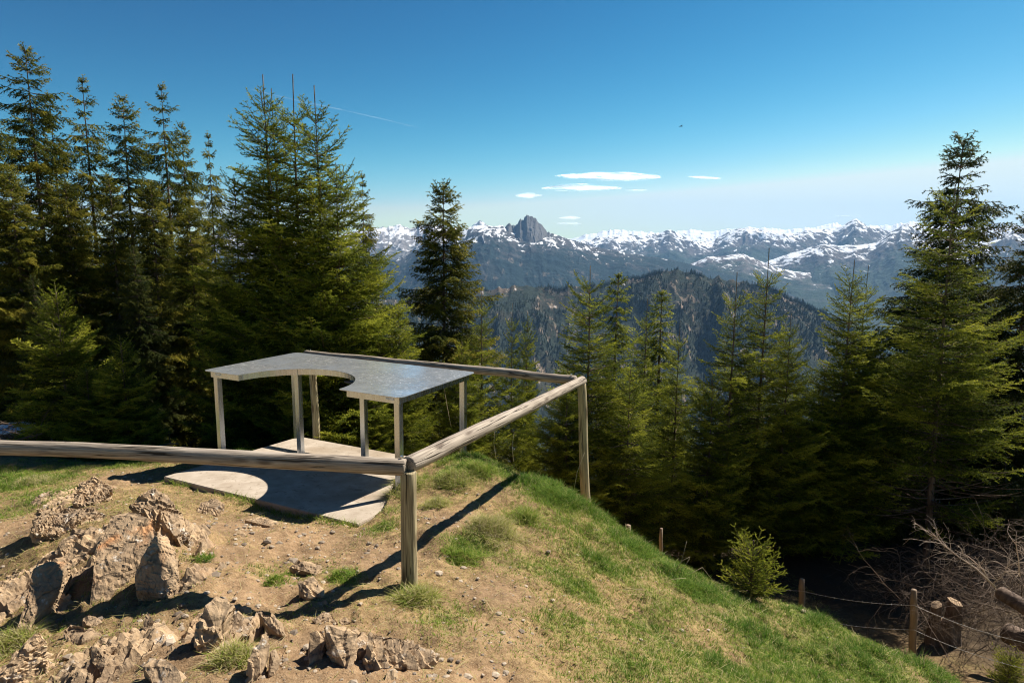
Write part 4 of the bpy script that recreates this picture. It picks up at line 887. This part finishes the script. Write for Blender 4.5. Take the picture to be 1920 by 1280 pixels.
o = mb.build('brushwood', M_dead); prop(o, 'tangled heap of dead brown branches behind the barbed wire', 'brushwood', kind='stuff')
m = MT('pale_dead_branch', .8); m.col((.46, .36, .27)); M_pale = m.m
for k, (pts, lb, r) in enumerate([([(1866,1100,8.1),(1830,1065,8.2),(1800,1045,8.4),(1770,1022,8.5),(1752,1003,8.6)], 'long pale bare branch slanting up to the sparse trunk', .014), ([(1855,1090,8.3),(1842,1065,8.35),(1815,1042,8.5),(1790,1030,8.6)], 'second pale bare branch beside the long one', .009),
      ([(1912,1080,8.1),(1910,1050,8.1),(1905,1020,8.1),(1893,1005,8.1)], 'pale upright dead branch near the right edge', .010), ([(1862,1092,8.1),(1880,1080,8.1),(1888,1062,8.1),(1920,1045,8.0)], 'pale curved dead branch above the upper log', .008)]):
    P = np.array([at_y(*p) for p in pts]); b = MB(); b.tube(P, np.linspace(r, r*.4, len(P)), 7)
    for j in range(14):
        i = rg.integers(0, len(P)-1); q = P[i]+(P[i+1]-P[i])*rg.random(); dead_branch(q, unit((P[-1]-P[0])*.6+rg.normal(0, .5, 3)), rg.uniform(.15, .45), r*.35, 1, b, rg)
    prop(b.build('dead_branch', M_pale), lb, 'dead branch')
# roots and sticks behind the left rail, a patch of old snow
m = MT('snow', .7); g = m.noise(4, 4); m.col(m.mix(g, (.62, .64, .68), (.86, .87, .88))); M_snow = m.m
p = at_y(22, 803, 11.6); bm = bmesh.new(); bmesh.ops.create_icosphere(bm, subdivisions=4, radius=1)
for v in bm.verts:
    c = np.array(v.co[:]); f = 1+.25*float(fbm(c[None]*1.3, 3, 4)[0]); v.co = Vector((c[0]*.36*f, c[1]*.4*f, c[2]*.07*f))
o = bm_obj('snow_patch', bm, M_snow, smooth=True); o.location = p; prop(o, 'small patch of old snow behind the left rail', 'snow')
mb = MB()
for k in range(46):
    q = at_y(rg.uniform(-20, 110) if k < 34 else rg.uniform(250, 345), rg.uniform(780, 832) if k < 34 else rg.uniform(812, 838), rg.uniform(9.6, 11.8)); q[2] = float(H(q[0], q[1]))+rg.uniform(.03, .35)
    dead_branch(q, unit(np.array([rg.normal(0, 1), rg.normal(0, .5), rg.normal(.1, .25)])), rg.uniform(.3, .9), rg.uniform(.006, .016), 1, mb, rg)
prop(mb.build('fallen_twigs', M_dead), 'fallen twigs under the small spruces behind the left rail', 'twigs', kind='stuff')

# ------------------------------------------------------------------ mountains
def ridge(name, label, r0, crest, zbase, Wf, Wb, u0, u1, du, nr, mat, amp=.35, sc_=1., seed=0, jag=.012, p=1.15, absh=0.):
    us = np.arange(u0, u1+du, du); crest = np.array(crest, float)
    d = np.stack([ray(u, 440) for u in us]); dirh = d[:, :2]/np.linalg.norm(d[:, :2], axis=1)[:, None]
    cy_ = np.interp(us, crest[:, 0], crest[:, 1]); zc = np.empty(len(us))
    for i, (u, y) in enumerate(zip(us, cy_)): rr = ray(u, y); zc[i] = EYE+rr[2]/np.hypot(rr[0], rr[1])*r0
    tf = np.linspace(1, 0, nr)**1.15; tb = np.linspace(0, 1, nr//6)[1:]
    t = np.r_[-tf, tb]                                        # -1 foot in front .. 0 crest .. 1 foot behind
    Rr = np.where(t < 0, r0+t*Wf, r0+t*Wb)
    X = dirh[:, 0][None]*Rr[:, None]; Y = dirh[:, 1][None]*Rr[:, None]; a = np.abs(t)[:, None]
    hh = (zc-zbase)[None]; g = np.where(t[:, None] < 0, (1-a)**p, (1-a)**1.3)
    lat = (us-us[0])[None]/FPX*r0+0*a
    warp = f2(X, Y, 900*sc_, 3, seed+5)*260*sc_
    spur = fbm(np.stack([(lat+warp)/(620*sc_), a*1.1+0*lat, 0*lat+seed], -1), 5, seed, ridged=True, gain=.55)
    fine = f2(X, Y, 420*sc_, 5, seed+9, ridged=True, gain=.5)
    env = np.minimum(a*5, 1)*(1-a)**.6+.0
    Z = zbase+hh*g+hh*amp*env*(.74*spur+.26*fine)*.5+ (jag*hh*np.exp(-a*9)*(f2(lat, 0*lat, 130*sc_, 5, seed+3, ridged=True)-.15))
    V = np.stack([X, Y, Z], -1).reshape(-1, 3); n = len(us); i = (np.arange(len(t)-1)[:, None]*n+np.arange(n-1)[None])
    Q = np.stack([i, i+1, i+n+1, i+n], -1).reshape(-1, 4)
    o = npmesh(name, V, Q, mat, True, attrs={'high': ('POINT', ((Z-zbase)/(hh*(1-absh)+absh*hh.max()+1)).ravel())})
    prop(o, label, kind='structure'); return o, X, Y, Z, t
def mountain_mat(name, sc_, snow_lo, snow_hi, forest, rockc, snow_amt=1., gulw=2.0, scree=0.):
    m = MT(name, .95, .05); pw = m.n('NewGeometry').outputs['Position']; nz = m.n('SeparateXYZ'); m.l(m.n('NewGeometry').outputs['Normal'], nz.inputs[0])
    h = m.attr('high'); a = m.noise(1/(420*sc_), 7, vec=pw, rough=.62); b = m.noise(1/(90*sc_), 6, vec=pw, rough=.68); f = m.noise(1/(28*sc_), 4, vec=pw, rough=.7)
    gul = m.noise(1/(62*sc_), 5, vec=pw, sc=(1, .30, .22), rough=.6); gm = [q for q in m.t.nodes if q.type == 'MAPPING'][-1]; gm.inputs['Rotation'].default_value = (0, .45, 0)
    fc = m.mix(m.rng(f, .35, .65), forest, tuple(x*2.3 for x in forest)); fc = m.mix(m.rng(a, .52, .60, 0, .55), fc, tuple(x*.8+y*.25 for x, y in zip(forest, rockc)))
    rc = m.mix(m.rng(b, .35, .65), tuple(x*.6 for x in rockc), rockc)
    hn = m.math('ADD', h, m.math('MULTIPLY', m.math('SUBTRACT', b, .5), .55)); hn = m.math('ADD', hn, m.math('MULTIPLY', m.math('SUBTRACT', a, .5), .5))
    c = m.mix(m.rng(hn, snow_lo-.02, snow_lo+.16), fc, rc)
    if scree: 
        sr = m.math('MULTIPLY', m.rng(gul, .56, .63), m.rng(a, .44, .54)); c = m.mix(m.math('MULTIPLY', sr, scree), c, (.36, .27, .20))
    sm = m.math('ADD', m.math('MULTIPLY', m.math('SUBTRACT', gul, .5), gulw), m.math('MULTIPLY', m.math('SUBTRACT', hn, (snow_lo+snow_hi)/2), 1.0/(snow_hi-snow_lo)*.9))
    sm = m.math('ADD', sm, m.math('MULTIPLY', m.math('SUBTRACT', nz.outputs[2], .72), .7)); sf = m.rng(sm, .02, .17, 0, snow_amt)
    c = m.mix(sf, c, (.82, .84, .87)); m.col(c)
    b1 = m.bump(b, .8, 30*sc_); m.bump(f, .8, 11*sc_, b1)
    return m.m
FOR = (.016, .026, .017)
M_near = mountain_mat('wooded_ridge', .35, 1.0, 1.7, (.014, .019, .014), (.15, .11, .08), .8, scree=.55)
M_mid = mountain_mat('big_wooded_mountain', .8, .745, 1.20, (.007, .014, .014), (.085, .08, .08), .95, scree=.2)
M_far = mountain_mat('snowy_mountain', 1.2, .66, 1.25, FOR, (.11, .095, .085), 1.)
M_vfar = mountain_mat('far_snowy_mountain', 1.5, .45, 1.05, (.02, .03, .03), (.13, .12, .12), 1.)
M_grey = mountain_mat('grey_snowy_massif', 1., .60, 1.35, (.03, .04, .04), (.24, .22, .21), .95)
V0 = -800
r1 = ridge('near_ridge', 'dark wooded ridge with beige scree across the valley', 2700, [(560,575),(760,556),(900,545),(960,538),(1050,541),(1130,534),(1190,524),(1225,515),(1270,509),(1330,516),(1390,527),(1450,545),(1500,565),(1560,592),(1620,625),(1700,675),(1800,730),(2100,840)], V0, 1700, 1500, 560, 2050, 2.0, 230, M_near, amp=.42, sc_=.45, seed=3, jag=.03)
ridge('wooded_mountain', 'big wooded mountain with snow streaks and a rocky tower on its crest', 6800, [(560,520),(700,498),(760,480),(800,452),(850,437),(866,432),(887,424),(937,424),(960,430),(985,436),(1010,438),(1033,438),(1050,443),(1075,451),(1112,462),(1150,470),(1200,479),(1260,487),(1330,505),(1400,522),(1470,542),(1540,575),(1640,620)], V0, 3300, 2500, 560, 1640, 1.6, 240, M_mid, amp=.34, sc_=1., seed=8, jag=.018, absh=.55)
M_tow = mountain_mat('bare_rock_tower', .5, 1.3, 2.6, (.07, .068, .066), (.20, .18, .165), .9, gulw=1.2)
ridge('rocky_tower', 'bare grey rocky tower crowning the wooded mountain', 6750, [(922,470),(934,446),(940,434),(948,425),(955,420),(962,422),(967,425),(971,416),(975,411),(981,413),(985,406),(992,405),(1000,409),(1004,409),(1009,416),(1015,421),(1022,431),(1034,440),(1050,450),(1062,470)], -260, 1150, 700, 926, 1060, .8, 110, M_tow, amp=.30, sc_=.16, seed=19, jag=.05, p=1.7)
ridge('grey_massif', 'grey rocky massif with snow gullies at the left', 9800, [(340,470),(430,428),(480,445),(600,452),(680,432),(722,429),(745,424),(770,428),(800,420),(840,426),(870,438),(900,452),(960,480)], V0, 4200, 3000, 340, 960, 1.8, 170, M_grey, amp=.4, sc_=1.1, seed=14, jag=.05)
ridge('pyramid_peak', 'little pyramid peak behind the wooded mountain', 12500, [(840,448),(868,436),(884,425),(900,414),(914,424),(930,431),(942,422),(952,433),(980,450)], V0, 4000, 3000, 836, 984, 1.5, 90, M_grey, amp=.25, sc_=1.1, seed=15, jag=.02)
ridge('foothills', 'dark blue wooded foothills below the snowy range', 8300, [(1080,560),(1150,535),(1220,508),(1290,498),(1330,482),(1395,477),(1425,488),(1470,505),(1540,515),(1620,520),(1750,530),(2040,540)], V0, 3600, 1500, 1080, 2040, 1.8, 170, mountain_mat('wooded_foothill', 1., .80, 1.25, FOR, (.15, .13, .12), .9), amp=.4, sc_=1., seed=21, jag=.03)
ridge('snowy_shoulder', 'nearer snowy mountain with a blunt dark summit', 9600, [(1380,520),(1440,492),(1500,470),(1540,460),(1600,461),(1645,456),(1672,434),(1690,421),(1700,419),(1716,427),(1735,440),(1775,462),(1820,468),(1860,452),(1905,432),(1960,430),(2050,440)], V0, 3800, 2500, 1380, 2050, 1.6, 180, M_far, amp=.6, sc_=1.5, seed=33, jag=.03)
ridge('snowy_range', 'range of snow covered peaks with the highest summit right of centre', 12000, [(1040,475),(1090,452),(1130,444),(1170,440),(1200,441),(1235,439),(1256,432),(1275,440),(1300,452),(1340,449),(1365,436),(1398,426),(1420,430),(1450,438),(1490,440),(1520,430),(1560,431),(1585,420),(1603,411),(1622,422),(1650,428),(1680,436),(1740,440),(1830,440),(1900,434),(2050,436)], V0, 4600, 3000, 1040, 2050, 1.5, 190, M_far, amp=.62, sc_=1.7, seed=41, jag=.03)
ridge('farthest_range', 'farthest pale snowy range on the horizon', 16500, [(1000,462),(1075,446),(1108,438),(1150,431),(1195,435),(1250,437),(1300,431),(1330,434),(1372,430),(1440,428),(1470,432),(1510,428),(1545,425),(1562,418),(1590,426),(1640,424),(1700,419),(1712,415),(1730,426),(1800,424),(1860,428),(1930,420),(2080,430)], V0, 5000, 3000, 1000, 2080, 1.5, 120, M_vfar, amp=.35, sc_=1.6, seed=55, jag=.05)
m = MT('valley_floor', .95, .05); pw = m.pos(); g = m.noise(.0022, 6, vec=pw); h = m.noise(.02, 4, vec=pw)
m.col(m.mix(m.rng(g, .50, .56), m.mix(h, (.014, .024, .014), (.035, .05, .025)), (.09, .11, .055))); M_val = m.m
gx = np.linspace(-32000, 32000, 81); gy = np.linspace(600, 42000, 81); A_, B_ = np.meshgrid(gx, gy); Zv = V0+4+20*f2(A_, B_, 1500, 3, 71)
i = (np.arange(80)[:, None]*81+np.arange(80)[None]); prop(npmesh('valley', np.stack([A_, B_, Zv], -1).reshape(-1, 3), np.stack([i, i+1, i+82, i+81], -1).reshape(-1, 4), M_val, True), 'wooded valley floor far below', kind='structure')

# far-off wood: thousands of tiny spruces on the near ridge
_, X, Y, Z, t = r1
sel = np.nonzero((t < .03))[0]; ii = rng.integers(0, len(sel)-1, 60000); jj = rng.integers(0, X.shape[1]-1, 60000); ii = sel[ii]
crestb = rng.random(60000) < .14; ii = np.where(crestb, sel[np.maximum(len(sel)-1-rng.integers(0, 7, 60000), 0)], ii)
x, y, z = X[ii, jj], Y[ii, jj], Z[ii, jj]; nn = f2(x, y, 240, 4, 91); k = (nn+.5*rng.random(len(x)) > .22) & (np.hypot(x, y) > 1700)
x, y, z = x[k][:30000], y[k][:30000], z[k][:30000]; n = len(x); hh = rng.uniform(7, 19, n); rr = hh*rng.uniform(.12, .2, n)
th = np.linspace(0, 2*pi, 5, endpoint=False); cone = np.vstack([np.stack([np.cos(th), np.sin(th), 0*th+.05], -1), [[0, 0, .62]], np.stack([.62*np.cos(th+.5), .62*np.sin(th+.5), 0*th+.42], -1), [[0, 0, 1]]])
cf = np.array([[a, (a+1) % 5, 5] for a in range(5)]+[[6+a, 6+(a+1) % 5, 11] for a in range(5)])
V = cone[None]*np.stack([rr, rr, hh], -1)[:, None]*rng.uniform(.85, 1.15, (n, 12, 1))+np.stack([x, y, z-1], -1)[:, None]
m = MT('far_spruce', .9, .05); m.col(m.mix(m.attr('tone'), (.010, .018, .010), (.045, .055, .025))); M_fs = m.m
prop(npmesh('distant_forest', V.reshape(-1, 3), (cf[None]+12*np.arange(n)[:, None, None]).reshape(-1, 3), M_fs, attrs={'tone': ('FACE', np.repeat(rng.random(n), 10))}), 'far-off spruce wood covering the ridge across the valley', 'forest', kind='stuff')

# ------------------------------------------------------------------ clouds, contrail, bird
def cloud_mat(name, dens):
    m = MT(name, 1, 0); t = m.t; out = t.nodes['Material Output']; t.nodes.remove(m.b)
    lw = m.n('LayerWeight'); lw.inputs[0].default_value = .5; nz = m.noise(.0016, 5, vec=m.n('NewGeometry').outputs['Position'], sc=(.35, 1, 2.6))
    f_ = m.rng(lw.outputs['Facing'], 1.0, .0, 0, 1.25); a = m.math('ADD', f_, m.math('MULTIPLY', m.math('SUBTRACT', nz, .56), 4.5)); a = m.math('MULTIPLY', m.math('POWER', m.rng(a, 0, 1.0), 1.4), m.rng(f_, 0, .8)); a = m.math('MULTIPLY', a, dens)
    d = m.n('BsdfDiffuse'); d.inputs[0].default_value = (.95, .95, .95, 1); tr = m.n('BsdfTranslucent'); tr.inputs[0].default_value = (.95, .95, .95, 1); ad = m.n('AddShader'); m.l(d.outputs[0], ad.inputs[0]); m.l(tr.outputs[0], ad.inputs[1])
    tp_ = m.n('BsdfTransparent'); mx = m.n('MixShader'); m.l(a, mx.inputs[0]); m.l(tp_.outputs[0], mx.inputs[1]); m.l(ad.outputs[0], mx.inputs[2]); m.l(mx.outputs[0], out.inputs[0]); return m.m
M_cl = [cloud_mat('cloud_dense', 1.), cloud_mat('cloud_thin', .45), cloud_mat('cloud_faint', .22)]
CR_ = 34000
def cloud(x0, x1, y0, y1, label, mi, seed, skew=0, th=.5):
    a = at_y((x0+x1)/2, (y0+y1)/2, CR_); w = (x1-x0)/2/FPX*CR_; h = (y1-y0)/2/FPX*CR_
    bm = bmesh.new(); bmesh.ops.create_icosphere(bm, subdivisions=5, radius=1)
    co = np.array([v.co[:] for v in bm.verts]); n1 = fbm(co*np.array([2.2, 2, 1.2])+seed, 4, seed)
    px_ = co[:, 0]; prof = (1-np.abs(px_)**1.5*.25)
    X = co[:, 0]*w*(1+.10*n1); Yy = co[:, 1]*w*.35; Zz = co[:, 2]*h*(1+.22*n1)*prof+skew*h*px_
    for v, p in zip(bm.verts, np.stack([X, Yy, Zz], -1)): v.co = p
    o = bm_obj('cloud', bm, M_cl[mi], smooth=True); o.location = a; prop(o, label, 'cloud', kind='structure'); return o
for k, c_ in enumerate([(1045,1242,322,340,'largest white lens shaped cloud above the mountains',0,.0),(1015,1162,345,360,'second white cloud just under the largest one',0,.05),(965,1018,361,372,'small wisp left below the white clouds',1,0),(1285,1352,329,337,'thin slanting wisp right of the largest cloud',1,-.3),
     (1047,1088,405,412,'faint puff right of the rocky tower',2,0),(1043,1092,416,422,'faint wisp under the puff right of the rocky tower',2,0),(1172,1215,354,359,'faint streak right of the second cloud',2,0),(1560,1612,402,407,'faint streak above the highest summit',2,0),(1835,1890,402,410,'faint streak beside the tall dark spruce',1,0)]): cloud(*c_[:6], seed=k*3, skew=c_[6])
P = np.array([at_y(px, py, 30000) for px, py in [(470,168),(560,189),(650,208),(720,224),(785,240)]]); t = np.linspace(0, 4, 60); P = np.stack([np.interp(t, range(5), P[:, j]) for j in range(3)], -1)
b = MB(); b.tube(P, np.linspace(26, 38, 60)*(1+.15*np.sin(np.arange(60)*1.9)), 12); prop(b.build('contrail', cloud_mat('contrail_vapour', .04)), 'thin white contrail across the blue sky at the left', 'contrail', kind='structure')
# bird: body, two wings, tail
bp = at_y(1277, 237, 60); bm = bmesh.new()
def bq(pts): bm.faces.new([bm.verts.new(p) for p in pts])
bmesh.ops.create_uvsphere(bm, u_segments=12, v_segments=8, radius=1, matrix=Matrix.Diagonal((.20, .055, .05, 1)))
for s in (-1, 1):
    root = [(.10, s*.03, .02), (-.06, s*.03, .02)]; mid = [(.12, s*.20, .07), (-.05, s*.20, .06)]; tip = [(.0, s*.42, .03), (-.05, s*.40, .03)]
    for a_, b_ in ((root, mid), (mid, tip)):
        u1 = [bm.verts.new((*p[:2], p[2]+.006)) for p in (a_[0], a_[1], b_[1], b_[0])]; l1 = [bm.verts.new((*p[:2], p[2]-.006)) for p in (a_[0], a_[1], b_[1], b_[0])]
        bm.faces.new(u1); bm.faces.new(l1[::-1])
        for e in range(4): bm.faces.new((u1[e], l1[e], l1[(e+1) % 4], u1[(e+1) % 4]))
bq([(-.17, -.02, .0), (-.32, -.06, .0), (-.32, .06, .0), (-.17, .02, .0)])
m = MT('dark_feathers', .8); m.col((.02, .02, .022)); o = bm_obj('bird', bm, m.m, smooth=True); o.location = bp; o.scale = (.6, .6, .6); o.rotation_euler = (.2, 0, radians(200)); prop(o, 'small dark bird gliding in the blue sky', 'bird')

# ------------------------------------------------------------------ air
HZ = 1
if HZ:
    bm = bmesh.new(); bmesh.ops.create_cube(bm, size=1); o = bm_obj('haze', bm, None)
    x0, x1, y0, y1, z0, z1 = -23000, 23000, -300, 20500, -1300, 1400
    o.scale = (x1-x0, y1-y0, z1-z0); o.location = ((x0+x1)/2, (y0+y1)/2, (z0+z1)/2)
    hm = bpy.data.materials.new('air'); hm.use_nodes = True; nt = hm.node_tree; nt.nodes.remove(nt.nodes['Principled BSDF'])
    pv = nt.nodes.new('ShaderNodeVolumePrincipled'); pv.inputs['Color'].default_value = (.28, .535, .90, 1); pv.inputs['Density'].default_value = 3.3e-5; pv.inputs['Anisotropy'].default_value = .1
    nt.links.new(pv.outputs[0], nt.nodes['Material Output'].inputs['Volume']); o.data.materials.append(hm); prop(o, 'blue mountain air', kind='stuff')
